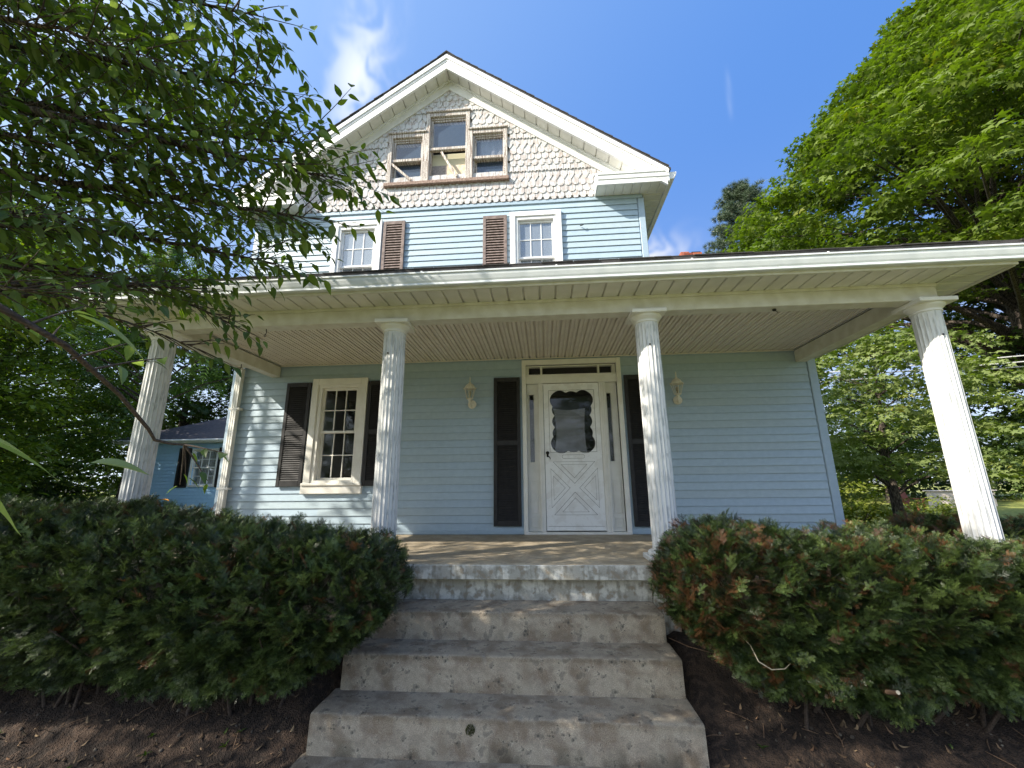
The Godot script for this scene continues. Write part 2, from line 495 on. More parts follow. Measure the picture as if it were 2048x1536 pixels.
func sky_image() -> ImageTexture:
	var W := SKY_SIDE; var H := SKY_SIDE / 2
	var f := PackedFloat32Array(); f.resize(W * H * 3)
	var s := SUN.normalized()
	var cl := FastNoiseLite.new(); cl.seed = 5; cl.frequency = 5.0; cl.fractal_octaves = 5; cl.fractal_type = FastNoiseLite.FRACTAL_FBM
	var cl2 := FastNoiseLite.new(); cl2.seed = 9; cl2.frequency = 1.5; cl2.fractal_octaves = 4; cl2.fractal_type = FastNoiseLite.FRACTAL_FBM
	for y in H:
		var el := PI / 2 - (y + 0.5) / H * PI
		var ce := cos(el); var se := sin(el)
		for x in W:
			var az := (x + 0.5) / W * TAU
			var dx := sin(az) * ce; var dz := -cos(az) * ce
			var cs := dx * s.x + se * s.y + dz * s.z
			var i := (y * W + x) * 3
			var r: float; var g: float; var b: float
			if se > -0.02:
				var k := pow(1.0 - clampf(se, 0, 1), 3.6)
				r = lerpf(0.033, 0.64, k); g = lerpf(0.138, 0.74, k); b = lerpf(0.425, 0.86, k)
				# air lit up round the sun
				var m := pow(clampf(0.5 + 0.5 * cs, 0, 1), 2.6)
				r += 0.28 * m; g += 0.31 * m; b += 0.24 * m
				var a := pow(clampf(cs, 0, 1), 7.0)
				r += 1.5 * a; g += 1.45 * a; b += 1.3 * a
				# clouds: thin, wind-torn, in a few patches
				var ad := rad_to_deg(az if az < PI else az - TAU); var ed := rad_to_deg(el)
				var cov := 0.0
				var u := (ad + 28.5 - (ed - 47.0) * 0.12) / 4.2; var w := (ed - 47.5) / 6.5
				cov = maxf(cov, exp(-(u * u + w * w) * 1.1) * 0.80)
				u = (ad - 16.0) / 5.0; w = (ed - 28.5) / 2.2
				cov = maxf(cov, exp(-(u * u + w * w)) * 1.0)
				cov = maxf(cov, ss(0.12, 0.5, cl2.get_noise_3d(dx * 1.2, se * 2.5, dz * 1.2)) * 0.5 * ss(-20.0, -75.0, ad) * ss(5.0, 18.0, ed))
				cov = maxf(cov, ss(0.10, 0.5, cl2.get_noise_3d(dx * 1.2 + 7.0, se * 2.5, dz * 1.2)) * 0.55 * ss(75.0, 110.0, absf(ad)))
				if cov > 0.01:
					var q := cl.get_noise_3d(dx * 2.2 + 0.9 * cl2.get_noise_3d(dx * 3, se * 3, dz * 3), se * 1.1, dz * 2.2) * 0.9 + 0.45
					var t := clampf(cov * ss(0.05, 0.95, q + 0.28 * cov), 0, 1) * 0.9
					var cw := 0.54 + 0.4 * m
					r = lerpf(r, cw, t); g = lerpf(g, cw * 1.01, t); b = lerpf(b, cw * 1.04, t)
				# a short vapour trail
				var tw := (ad - 28.8 - (ed - 43.0) * 0.10) / 0.20; var tl := (ed - 43.1) / 2.0
				var tt := exp(-tw * tw) * exp(-tl * tl * tl * tl) * 0.15
				r = lerpf(r, 0.55, tt); g = lerpf(g, 0.6, tt); b = lerpf(b, 0.66, tt)
			else:
				r = 0.15; g = 0.14; b = 0.10
			f[i] = r; f[i + 1] = g; f[i + 2] = b
	return ImageTexture.create_from_image(Image.create_from_data(W, H, false, Image.FORMAT_RGBF, f.to_byte_array()))

func set_stage() -> void:
	var cam := Camera3D.new()
	cam.name = "camera"
	cam.fov = 85.351
	cam.near = 0.05
	cam.far = 400.0
	cam.transform = Transform3D(Basis(Vector3(0.996959, -0.009764, -0.077312), Vector3(0.027634, 0.971941, 0.233595), Vector3(0.072862, -0.235021, 0.969256)), EYE)
	add_child(cam)
	cam.current = true
	var e := Environment.new()
	e.background_mode = Environment.BG_SKY
	var sm := PanoramaSkyMaterial.new()
	sm.panorama = sky_image()
	e.sky = Sky.new()
	e.sky.sky_material = sm
	e.background_energy_multiplier = 1.0
	e.tonemap_mode = Environment.TONE_MAPPER_LINEAR
	e.tonemap_exposure = 1.84
	e.sdfgi_enabled = true
	e.ssao_enabled = true
	e.ssil_enabled = true
	var we := WorldEnvironment.new()
	we.name = "world"
	we.environment = e
	add_child(we)
	var sun := DirectionalLight3D.new()
	sun.name = "sun"
	sun.light_energy = 1.55
	sun.light_color = Color(1.0, 0.965, 0.90)
	sun.light_angular_distance = 0.5
	sun.shadow_enabled = true
	add_child(sun)
	sun.look_at_from_position(SUN * 20.0, Vector3.ZERO, Vector3.UP)

# ---------------------------------------------------------------- house
var house: Node3D

# a wall of boxes between z0 and z1 round its openings [x0, x1, y0, y1]
func wall_boxes(b: MB, x0: float, x1: float, y0: float, y1: float, z0: float, z1: float, holes: Array) -> void:
	var xs := [x0, x1]
	for q in holes:
		for x in [q[0], q[1]]:
			if x > x0 and x < x1 and not xs.has(x): xs.append(x)
	xs.sort()
	for i in xs.size() - 1:
		var cuts := []
		for q in holes:
			if q[0] < xs[i + 1] - 1e-4 and q[1] > xs[i] + 1e-4: cuts.append([maxf(q[2], y0), minf(q[3], y1)])
		cuts.sort_custom(func(a, c): return a[0] < c[0])
		var y := y0
		for q in cuts:
			if q[0] > y + 1e-4: b.box(Vector3(xs[i], y, z0), Vector3(xs[i + 1], q[0], z1))
			y = maxf(y, q[1])
		if y < y1 - 1e-4: b.box(Vector3(xs[i], y, z0), Vector3(xs[i + 1], y1, z1))

func spans(x0: float, x1: float, y0: float, y1: float, holes: Array) -> Array:
	var out := [[x0, x1]]
	for q in holes:
		if minf(y1, q[3]) - maxf(y0, q[2]) < 0.02: continue
		var nxt := []
		for s in out:
			if q[1] <= s[0] or q[0] >= s[1]: nxt.append(s); continue
			if q[0] > s[0]: nxt.append([s[0], q[0]])
			if q[1] < s[1]: nxt.append([q[1], s[1]])
		out = nxt
	return out

var board_cache := {}
func board_mesh(len: float, hgt := 0.103) -> ArrayMesh:
	var key := "%.3f %.3f" % [len, hgt]
	if board_cache.has(key): return board_cache[key]
	var b := MB.new()
	# profile in (z, y), laid along x: a lip that stands 17 mm proud and leans back
	var pr := [Vector2(0, 0.024), Vector2(0.0165, 0.022), Vector2(0.017, 0.0), Vector2(0.0195, 0.0), Vector2(0.0205, 0.004), Vector2(0.020, 0.010), Vector2(0.004, hgt + 0.020), Vector2(0, hgt + 0.020)]
	for i in pr.size():
		var p: Vector2 = pr[i]; var q: Vector2 = pr[(i + 1) % pr.size()]
		b.quad(Vector3(0, p.y, p.x), Vector3(len, p.y, p.x), Vector3(len, q.y, q.x), Vector3(0, q.y, q.x))
	for x in [0.0, len]:
		for i in range(1, pr.size() - 1):
			b.tri_o(Vector3(x, pr[0].y, pr[0].x), Vector3(x, pr[i].y, pr[i].x), Vector3(x, pr[i + 1].y, pr[i + 1].x), Vector3(len / 2, hgt / 2, 0.006))
	board_cache[key] = b.mesh()
	return board_cache[key]

func siding(parent: Node3D, x0: float, x1: float, y0: float, y1: float, z: float, holes: Array) -> void:
	var y := y0
	var k := 0
	while y < y1 - 0.02:
		var h := minf(0.103, y1 - y)
		if h < 0.05: break
		for s in spans(x0, x1, y, y + h, holes):
			if s[1] - s[0] < 0.01: continue
			var cut: float = s[0] + 1.2 + fmod(k * 0.83, 1.4) if s[1] - s[0] > 3.1 else s[1]
			put(parent, "siding_board", board_mesh(snappedf(cut - s[0], 0.01), h), M.siding[(k * 7 + int(s[0] * 3 + 30)) % 3], Vector3(s[0], y, z))
			if cut < s[1] - 0.01: put(parent, "siding_board", board_mesh(s[1] - cut + 0.02, h), M.siding[(k * 5 + 1) % 3], Vector3(cut - 0.02, y, z + 0.0016))
		y += 0.103
		k += 1

# shutter of stiles, rails and tilted louvres
func shutter(x0: float, x1: float, y0: float, y1: float, split: float, m: Material, slat := 0.036, label := "") -> void:
	var z0 := 0.020; var z1 := 0.048
	var st := 0.05
	var b := MB.new()
	b.box(Vector3(x0, y0, z0), Vector3(x0 + st, y1, z1), 0.004)
	b.box(Vector3(x1 - st, y0, z0), Vector3(x1, y1, z1), 0.004)
	var ym := lerpf(y0, y1, split)
	for q in [[y0, y0 + 0.075], [ym - 0.035, ym + 0.035], [y1 - 0.065, y1]]:
		b.box(Vector3(x0 + st, q[0], z0 + 0.001), Vector3(x1 - st, q[1], z1 - 0.001), 0.003)
	b.box(Vector3(x0 + st, y0 + 0.075, z0 + 0.002), Vector3(x1 - st, y1 - 0.065, z0 + 0.005))
	var o := put(house, "shutter", b.mesh(), m)
	if label != "": o.set_meta("label", label)
	for q in [[y0 + 0.075, ym - 0.035], [ym + 0.035, y1 - 0.065]]:
		var l := MB.new()
		var n := int((q[1] - q[0]) / slat)
		for i in n:
			var yc: float = q[0] + (i + 0.5) * (q[1] - q[0]) / n
			var t := Transform3D(Basis(Vector3.RIGHT, -0.55), Vector3((x0 + x1) / 2, yc, z0 + 0.014))
			var w := (x1 - x0) / 2 - st
			l.box(Vector3(-w, -slat * 0.52, -0.003), Vector3(w, slat * 0.52, 0.003), 0.001, t)
		stuff(put(o, "louvres", l.mesh(), m))

# frame pieces of a sash and its panes; bars: columns and rows of panes
func sash(win: Node3D, x0: float, x1: float, y0: float, y1: float, z: float, w: float, cols: int, rows: int, m: Material, glass: Material, bar := 0.014) -> void:
	var b := MB.new()
	b.box(Vector3(x0, y0, z - 0.018), Vector3(x0 + w, y1, z + 0.018), 0.003)
	b.box(Vector3(x1 - w, y0, z - 0.018), Vector3(x1, y1, z + 0.018), 0.003)
	b.box(Vector3(x0 + w, y0, z - 0.017), Vector3(x1 - w, y0 + w, z + 0.017), 0.003)
	b.box(Vector3(x0 + w, y1 - w, z - 0.017), Vector3(x1 - w, y1, z + 0.017), 0.003)
	put(win, "sash", b.mesh(), m)
	var gx := x1 - x0 - 2 * w; var gy := y1 - y0 - 2 * w
	if cols * rows > 1:
		var g := MB.new()
		for i in range(1, cols): g.box(Vector3(x0 + w + gx * i / cols - bar / 2, y0 + w, z - 0.010), Vector3(x0 + w + gx * i / cols + bar / 2, y1 - w, z + 0.010), 0.002)
		for j in range(1, rows): g.box(Vector3(x0 + w, y0 + w + gy * j / rows - bar / 2, z - 0.009), Vector3(x1 - w, y0 + w + gy * j / rows + bar / 2, z + 0.009), 0.002)
		put(win, "muntin", g.mesh(), m)
	for i in cols:
		for j in rows:
			var p := MB.new()
			var a := Vector3(x0 + w + gx * i / cols, y0 + w + gy * j / rows, z - 0.002)
			p.quad(a, a + Vector3(gx / cols, 0, 0), a + Vector3(gx / cols, gy / rows, 0), a + Vector3(0, gy / rows, 0))
			put(win, "pane", p.mesh(), glass)

func casing(b: MB, x0: float, x1: float, y0: float, y1: float, w: float, z0: float, z1: float, bottom := true) -> void:
	b.box(Vector3(x0, y0, z0), Vector3(x0 + w, y1, z1), 0.004)
	b.box(Vector3(x1 - w, y0, z0), Vector3(x1, y1, z1), 0.004)
	b.box(Vector3(x0 + w, y1 - w, z0 + 0.001), Vector3(x1 - w, y1, z1 - 0.001), 0.004)
	if bottom: b.box(Vector3(x0 + w, y0, z0 + 0.001), Vector3(x1 - w, y0 + w, z1 - 0.001), 0.004)

func curtain(win: Node3D, called: String, x0: float, x1: float, y0: float, y1: float, z: float, m: Material, waves := 9) -> void:
	var b := MB.new()
	b.use_uv = true
	var n := 28
	for i in n:
		var a := float(i) / n; var c := float(i + 1) / n
		var za := z + 0.012 * sin(a * TAU * waves / 2.0); var zc := z + 0.012 * sin(c * TAU * waves / 2.0)
		var p := [Vector3(lerpf(x0, x1, a), y0, za), Vector3(lerpf(x0, x1, c), y0, zc), Vector3(lerpf(x0, x1, c), y1, zc), Vector3(lerpf(x0, x1, a), y1, za)]
		var nn: Vector3 = (p[2] - p[0]).cross(p[3] - p[1]).normalized()
		var uvs := [Vector2(a * (x1 - x0) * 2, y0 * 2), Vector2(c * (x1 - x0) * 2, y0 * 2), Vector2(c * (x1 - x0) * 2, y1 * 2), Vector2(a * (x1 - x0) * 2, y1 * 2)]
		for k in [0, 2, 1, 0, 3, 2]: b.vert(p[k], nn, uvs[k])
	put(win, called, b.mesh(), m)

const XL := -4.35
const XU := 2.07
const XR := 4.19
const XM := -1.10

func build_house() -> void:
	house = thing("house", "blue clapboard two-storey house with shingled gable and white-columned front porch", "house", Vector3(-0.1, -0.93, 0.0))
	# openings
	var h1 := [[-2.95, -2.28, 0.68, 2.12], [0.15, 1.49, 0.03, 2.40]]
	var h2 := [[-2.90, -2.21, 3.50, 4.84], [0.03, 0.70, 3.50, 4.84]]
	var h3 := [[-1.40, -0.77, 5.60, 6.92], [-2.06, -1.54, 5.60, 6.50], [-0.64, -0.13, 5.60, 6.50]]
	# shell
	var w := MB.new()
	wall_boxes(w, XL, XR, -0.9, 2.60, -0.16, -0.012, h1)
	wall_boxes(w, XL, XU, 2.60, 5.14, -0.16, -0.012, h2)
	var front := put(house, "front_wall", w.mesh(), M.blue_trim)
	siding(front, XL + 0.10, XR - 0.10, 0.041, 2.452, -0.010, [[-3.0, -2.24, 0.60, 2.20], [0.12, 1.52, -1, 3.0]])
	siding(front, XL + 0.10, XU - 0.09, 3.327, 5.075, -0.010, [[-2.92, -2.19, 3.3, 4.88], [0.0, 0.73, 3.3, 4.88]])
	bx(front, "corner_board", M.blue_trim, Vector3(XL - 0.02, 0.0, -0.11), Vector3(XL + 0.10, 2.44, 0.016), 0.006)
	bx(front, "corner_board", M.blue_trim, Vector3(XR - 0.09, 0.0, -0.11), Vector3(XR + 0.02, 2.44, 0.016), 0.006)
	bx(front, "corner_board", M.blue_trim, Vector3(XL - 0.02, 3.0, -0.11), Vector3(XL + 0.09, 5.07, 0.016), 0.006)
	bx(front, "corner_board", M.blue_trim, Vector3(XU - 0.075, 3.0, -0.11), Vector3(XU + 0.02, 5.07, 0.016), 0.006)
	bx(front, "belt_board", M.blue_trim, Vector3(XL, 5.076, -0.010), Vector3(XU, 5.137, 0.022), 0.004)
	bx(front, "base_board", M.blue_trim, Vector3(XL, 0.002, -0.010), Vector3(0.105, 0.041, 0.012), 0.003)
	bx(front, "base_board", M.blue_trim, Vector3(1.535, 0.002, -0.010), Vector3(XR, 0.041, 0.012), 0.003)
	# gable wall behind the shingles
	var g := MB.new()
	var cols := [XL, -2.06, -1.54, -1.40, -0.77, -0.64, -0.13, XU]
	for i in cols.size() - 1:
		var a: float = cols[i]; var c: float = cols[i + 1]
		var mid := (a + c) / 2
		var lo := 5.14
		for q in h3:
			if mid > q[0] and mid < q[1]:
				g.extrude(PackedVector2Array([Vector2(a, 5.14), Vector2(c, 5.14), Vector2(c, q[2]), Vector2(a, q[2])]), -0.16, -0.006)
				lo = q[3]
		var top := func(x): return 7.62 - 0.74 * absf(x - XM)
		var poly := PackedVector2Array([Vector2(a, lo), Vector2(c, lo), Vector2(c, maxf(top.call(c), lo + 0.001))])
		if a < XM and c > XM: poly.append(Vector2(XM, 7.62))
		poly.append(Vector2(a, maxf(top.call(a), lo + 0.001)))
		g.extrude(poly, -0.16, -0.006)
	var gable := put(house, "gable_wall", g.mesh(), M.bare_wood)
	gable_shingles(gable)
	# other walls, floors and roof slabs close the rooms
	var s := MB.new()
	s.box(Vector3(XL, -0.9, -8.5), Vector3(XL + 0.15, 5.14, -0.161)); s.box(Vector3(XU - 0.15, 2.6, -8.5), Vector3(XU, 5.14, -0.161))
	s.box(Vector3(XR - 0.15, -0.9, -6.0), Vector3(XR, 2.6, -0.161)); s.box(Vector3(XL, -0.9, -8.65), Vector3(XU, 5.14, -8.5)); s.box(Vector3(XU, -0.9, -6.15), Vector3(XR, 2.6, -6.0))
	s.box(Vector3(XU - 0.15, -0.9, -8.5), Vector3(XU, 2.6, -6.0))
	put(house, "side_walls", s.mesh(), M.siding[0])
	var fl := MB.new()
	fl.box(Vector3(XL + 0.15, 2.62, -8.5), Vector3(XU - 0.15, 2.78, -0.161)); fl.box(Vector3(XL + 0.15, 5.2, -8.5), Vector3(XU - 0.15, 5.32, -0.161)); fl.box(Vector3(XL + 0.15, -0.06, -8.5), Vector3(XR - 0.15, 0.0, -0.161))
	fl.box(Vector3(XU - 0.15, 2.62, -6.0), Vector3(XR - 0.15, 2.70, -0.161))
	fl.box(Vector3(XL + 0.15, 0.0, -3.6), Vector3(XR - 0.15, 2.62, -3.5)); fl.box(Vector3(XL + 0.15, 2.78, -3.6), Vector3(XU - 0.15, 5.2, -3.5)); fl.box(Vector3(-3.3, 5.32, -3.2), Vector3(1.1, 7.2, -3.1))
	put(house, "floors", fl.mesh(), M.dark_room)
	main_roof()
	windows_and_door()
	porch()
	downspouts()
	chimney()

func gable_shingles(gable: Node3D) -> void:
	# outlines hang down from y = 0; the top edge is hidden under the next course
	var W := 0.118
	var shapes := {"fish": [], "point": [], "key": [], "heart": []}
	for k in 3:
		var hw := W / 2 * 0.945
		var t := 0.20
		shapes.fish.append(PackedVector2Array([Vector2(-hw, t), Vector2(-hw, 0.050), Vector2(-hw * 0.86, 0.026), Vector2(-hw * 0.40, 0.0), Vector2(hw * 0.40, 0.0), Vector2(hw * 0.86, 0.026), Vector2(hw, 0.050), Vector2(hw, t)]))
		shapes.point.append(PackedVector2Array([Vector2(-hw, 0.24), Vector2(-hw, 0.095), Vector2(-0.004, 0.0), Vector2(0.004, 0.0), Vector2(hw, 0.095), Vector2(hw, 0.24)]))
		shapes.key.append(PackedVector2Array([Vector2(-hw, t), Vector2(-hw, 0.045), Vector2(-hw * 0.62, 0.045), Vector2(-hw * 0.62, 0.034), Vector2(-hw * 0.86, 0.030), Vector2(-hw * 0.40, 0.0), Vector2(hw * 0.40, 0.0), Vector2(hw * 0.86, 0.030), Vector2(hw * 0.62, 0.034), Vector2(hw * 0.62, 0.045), Vector2(hw, 0.045), Vector2(hw, t)]))
		shapes.heart.append(PackedVector2Array([Vector2(-hw, t), Vector2(-hw, 0.0), Vector2(-hw * 0.82, 0.0), Vector2(-hw * 0.70, 0.016), Vector2(-hw * 0.42, 0.026), Vector2(-hw * 0.12, 0.014), Vector2(0, -0.004), Vector2(hw * 0.12, 0.014), Vector2(hw * 0.42, 0.026), Vector2(hw * 0.70, 0.016), Vector2(hw * 0.82, 0.0), Vector2(hw, 0.0), Vector2(hw, t)]))
	var meshes := {}
	for k in shapes:
		meshes[k] = []
		for p in shapes[k]:
			var b := MB.new()
			# lean: the butt stands proud, the top tucks under
			b.extrude(p, 0.0, 0.013, Transform3D.IDENTITY, false)
			for i in b.v.size():
				b.v[i].z += 0.020 - b.v[i].y * 0.095
			meshes[k].append(b.mesh())
	var rows := []
	var y := 5.137
	var cyc := [["key", 0.118], ["fish", 0.122], ["fish", 0.122], ["point", 0.180], ["heart", 0.120]]
	var k := 0
	while y < 7.5:
		rows.append([cyc[k % 5][0], y, cyc[k % 5][1]])
		y += cyc[k % 5][1]
		k += 1
	var all := []
	for r in rows.size():
		var kind: String = rows[r][0]
		var y0: float = rows[r][1]
		var off := W / 2 if r % 2 == 1 else 0.0
		var half := (7.53 - y0) / 0.74
		var i0 := int(floor((-half - off) / W)) - 1
		for i in range(i0, -i0 + 2):
			var x := XM + off + i * W
			if x < XL + 0.03 or x > XU - 0.03: continue
			if absf(x - XM) > half + 0.03: continue
			var skip := false
			for q in [[-1.45, -0.74, 5.60, 6.98], [-2.12, -1.45, 5.60, 6.58], [-0.74, -0.10, 5.60, 6.55]]:
				if x > q[0] - 0.01 and x < q[1] + 0.01 and y0 + 0.09 > q[2] and y0 < q[3] - 0.04: skip = true
			if skip: continue
			all.append([x, y0 + rr(-0.004, 0.004), kind, 0.0005 * (r % 3)])
	# biggest in the picture first: those nearest the eye
	all.sort_custom(func(a, c): return EYE.distance_squared_to(Vector3(a[0], a[1], 0)) < EYE.distance_squared_to(Vector3(c[0], c[1], 0)))
	var rest := MB.new()
	for i in all.size():
		var q = all[i]
		var t := Transform3D(Basis(Vector3.BACK, rr(-0.018, 0.018)) * Basis(Vector3.RIGHT, rr(-0.012, 0.012)), Vector3(q[0], q[1], q[3]))
		var m: ArrayMesh = meshes[q[2]][i % 3]
		if i < 300:
			put(gable, "shingle", m, M.shingle[rng.randi() % 3], t.origin, t.basis)
		else:
			var a := m.surface_get_arrays(0)
			for j in a[Mesh.ARRAY_VERTEX].size():
				rest.vert(t * a[Mesh.ARRAY_VERTEX][j], t.basis * a[Mesh.ARRAY_NORMAL][j])
	if rest.v.size(): stuff(put(gable, "upper_shingles", rest.mesh(), M.shingle[0]))

func main_roof() -> void:
	var AY := 7.93
	var EV := 3.52
	var SL := 0.74
	var roof_y := func(x): return AY - SL * absf(x - XM)
	# slabs of roofing
	var r := MB.new()
	for sd in [-1.0, 1.0]:
		var x1: float = XM + sd * (EV + 0.03)
		r.extrude(PackedVector2Array([Vector2(XM, AY + 0.005), Vector2(x1, roof_y.call(x1) + 0.005), Vector2(x1, roof_y.call(x1) + 0.035), Vector2(XM, AY + 0.035)]), -8.9, 0.325)
	var roof := put(house, "main_roof", r.mesh(), M.roof)
	# shingle butts along the rake, each course a step
	var t := MB.new()
	for sd in [-1.0, 1.0]:
		var dir := Vector2(sd, -SL).normalized()
		var n := 26
		for i in n:
			var p := Vector2(XM, AY + 0.036) + dir * (i * 0.168)
			var q := Vector2(XM, AY + 0.036) + dir * ((i + 1) * 0.168 + 0.01)
			if absf(q.x - XM) > EV + 0.07: continue
			var up := Vector2(-dir.y * sd, dir.x * sd) if sd > 0 else Vector2(dir.y, -dir.x)
			if up.y < 0: up = -up
			t.extrude(PackedVector2Array([p, q, q + up * 0.016, p + up * 0.004]), 0.0, 0.335 + rr(0, 0.008))
	put(roof, "shingle_course", t.mesh(), M.roof)
	var top := MB.new()
	top.extrude(PackedVector2Array([Vector2(XM - 0.16, AY - 0.07), Vector2(XM, AY + 0.052), Vector2(XM + 0.16, AY - 0.07), Vector2(XM, AY + 0.066)]), -8.9, 0.34)
	put(roof, "ridge_cap", top.mesh(), M.roof)
	# rake boards: a crown strip over a broad fascia
	for sd in [-1.0, 1.0]:
		var band := func(lo: float, hi: float, z0: float, z1: float, cut: float) -> ArrayMesh:
			var b := MB.new()
			var xe: float = XM + sd * cut
			b.extrude(PackedVector2Array([Vector2(XM, AY - lo), Vector2(xe, roof_y.call(xe) - lo), Vector2(xe, roof_y.call(xe) - hi), Vector2(XM, AY - hi)]), z0, z1)
			return b.mesh()
		put(house, "rake_crown", band.call(0.0, 0.085, 0.262, 0.325, EV - 0.01), M.white)
		put(house, "rake_crown", band.call(0.087, 0.135, 0.262, 0.308, EV - 0.02), M.white)
		put(house, "rake_fascia", band.call(0.137, 0.285, 0.26, 0.30, EV - 0.03), M.white)
		put(house, "rake_frieze", band.call(0.262, 0.450, -0.006, 0.045, EV - 0.55), M.cream if sd < 0 else M.white)
		put(house, "rake_mould", band.call(0.245, 0.285, -0.006, 0.07, EV - 0.4), M.white)
		# soffit panels of the rake
		var per := 0.19
		var len := EV - 0.25
		var n := int(len / per)
		var sof := put(house, "rake_soffit", band.call(0.226, 0.232, 0.0, 0.26, EV - 0.1), M.soffit)
		for i in n:
			var a: float = XM + sd * (i * per + 0.008); var c: float = XM + sd * ((i + 1) * per - 0.008)
			var b := MB.new()
			b.extrude(PackedVector2Array([Vector2(a, roof_y.call(a) - 0.233), Vector2(c, roof_y.call(c) - 0.233), Vector2(c, roof_y.call(c) - 0.257), Vector2(a, roof_y.call(a) - 0.257)]), 0.004, 0.258)
			put(sof, "soffit_panel", b.mesh(), M.soffit)
	# eave returns with their boxed end, and the long eaves
	for sd in [-1.0, 1.0]:
		var xi: float = XM + sd * 2.44; var xo: float = XM + sd * EV
		var lo := minf(xi, xo); var hi := maxf(xi, xo)
		var b := MB.new()
		# fascia with a moulded front, profile in (z, y)
		var pr := PackedVector2Array([Vector2(0.0, 5.145), Vector2(0.275, 5.145), Vector2(0.275, 5.13), Vector2(0.30, 5.13), Vector2(0.30, 5.205), Vector2(0.312, 5.215), Vector2(0.312, 5.275), Vector2(0.325, 5.29), Vector2(0.325, 5.322), Vector2(0.0, 5.40)])
		var tt := Transform3D(Basis(Vector3(0, 0, 1), Vector3(0, 1, 0), Vector3(-1, 0, 0)), Vector3(hi, 0, 0))
		b.extrude(pr, 0.0, hi - lo, tt)
		var ret := put(house, "eave_return", b.mesh(), M.white)
		bx(ret, "end_board", M.white, Vector3((lo - 0.02) if sd > 0 else hi, 5.128, 0.024), Vector3(lo if sd > 0 else hi + 0.02, 5.36, 0.29), 0.004)
		var n := 8
		for i in n:
			var a := lo + 0.005 + (hi - lo) * i / n
			bx(ret, "soffit_panel", M.soffit, Vector3(a, 5.133, 0.03), Vector3(a + (hi - lo) / n - 0.008, 5.144, 0.273), 0.003)
		# long eave beside the wall
		var wx: float = XU if sd > 0 else XL
		var e0 := minf(wx, xo); var e1 := maxf(wx, xo)
		bx(house, "side_soffit", M.soffit, Vector3(e0 + 0.001, 5.146, -8.7), Vector3(e1 - 0.001, 5.16, 0.0), 0.0)
		var ssf := house.get_child(house.get_child_count() - 1)
		for i in 26:
			var zz := -0.01 - i * 0.153
			bx(ssf, "soffit_panel", M.soffit, Vector3(e0 + 0.03, 5.134, zz - 0.145), Vector3(e1 - 0.03, 5.1455, zz), 0.003)
		bx(house, "side_fascia", M.white, Vector3(xo - 0.012, 5.128, -8.7), Vector3(xo + 0.012, 5.31, 0.27), 0.003)
		# gutter trough along it
		var gp := PackedVector2Array([Vector2(0.013, 5.18), Vector2(0.075, 5.18), Vector2(0.085, 5.21), Vector2(0.115, 5.25), Vector2(0.120, 5.30), Vector2(0.112, 5.30), Vector2(0.105, 5.26), Vector2(0.07, 5.19), Vector2(0.013, 5.19)])
		var gb := MB.new()
		var gt := Transform3D(Basis(Vector3(sd, 0, 0), Vector3.UP, Vector3(0, 0, 1)), Vector3(xo, 0, 0))
		gb.extrude(gp, -8.7, 0.27, gt)
		gb.extrude(PackedVector2Array([Vector2(0.013, 5.18), Vector2(0.075, 5.18), Vector2(0.085, 5.21), Vector2(0.115, 5.25), Vector2(0.120, 5.30), Vector2(0.013, 5.30)]), 0.27, 0.274, gt)
		put(house, "side_gutter", gb.mesh(), M.white)

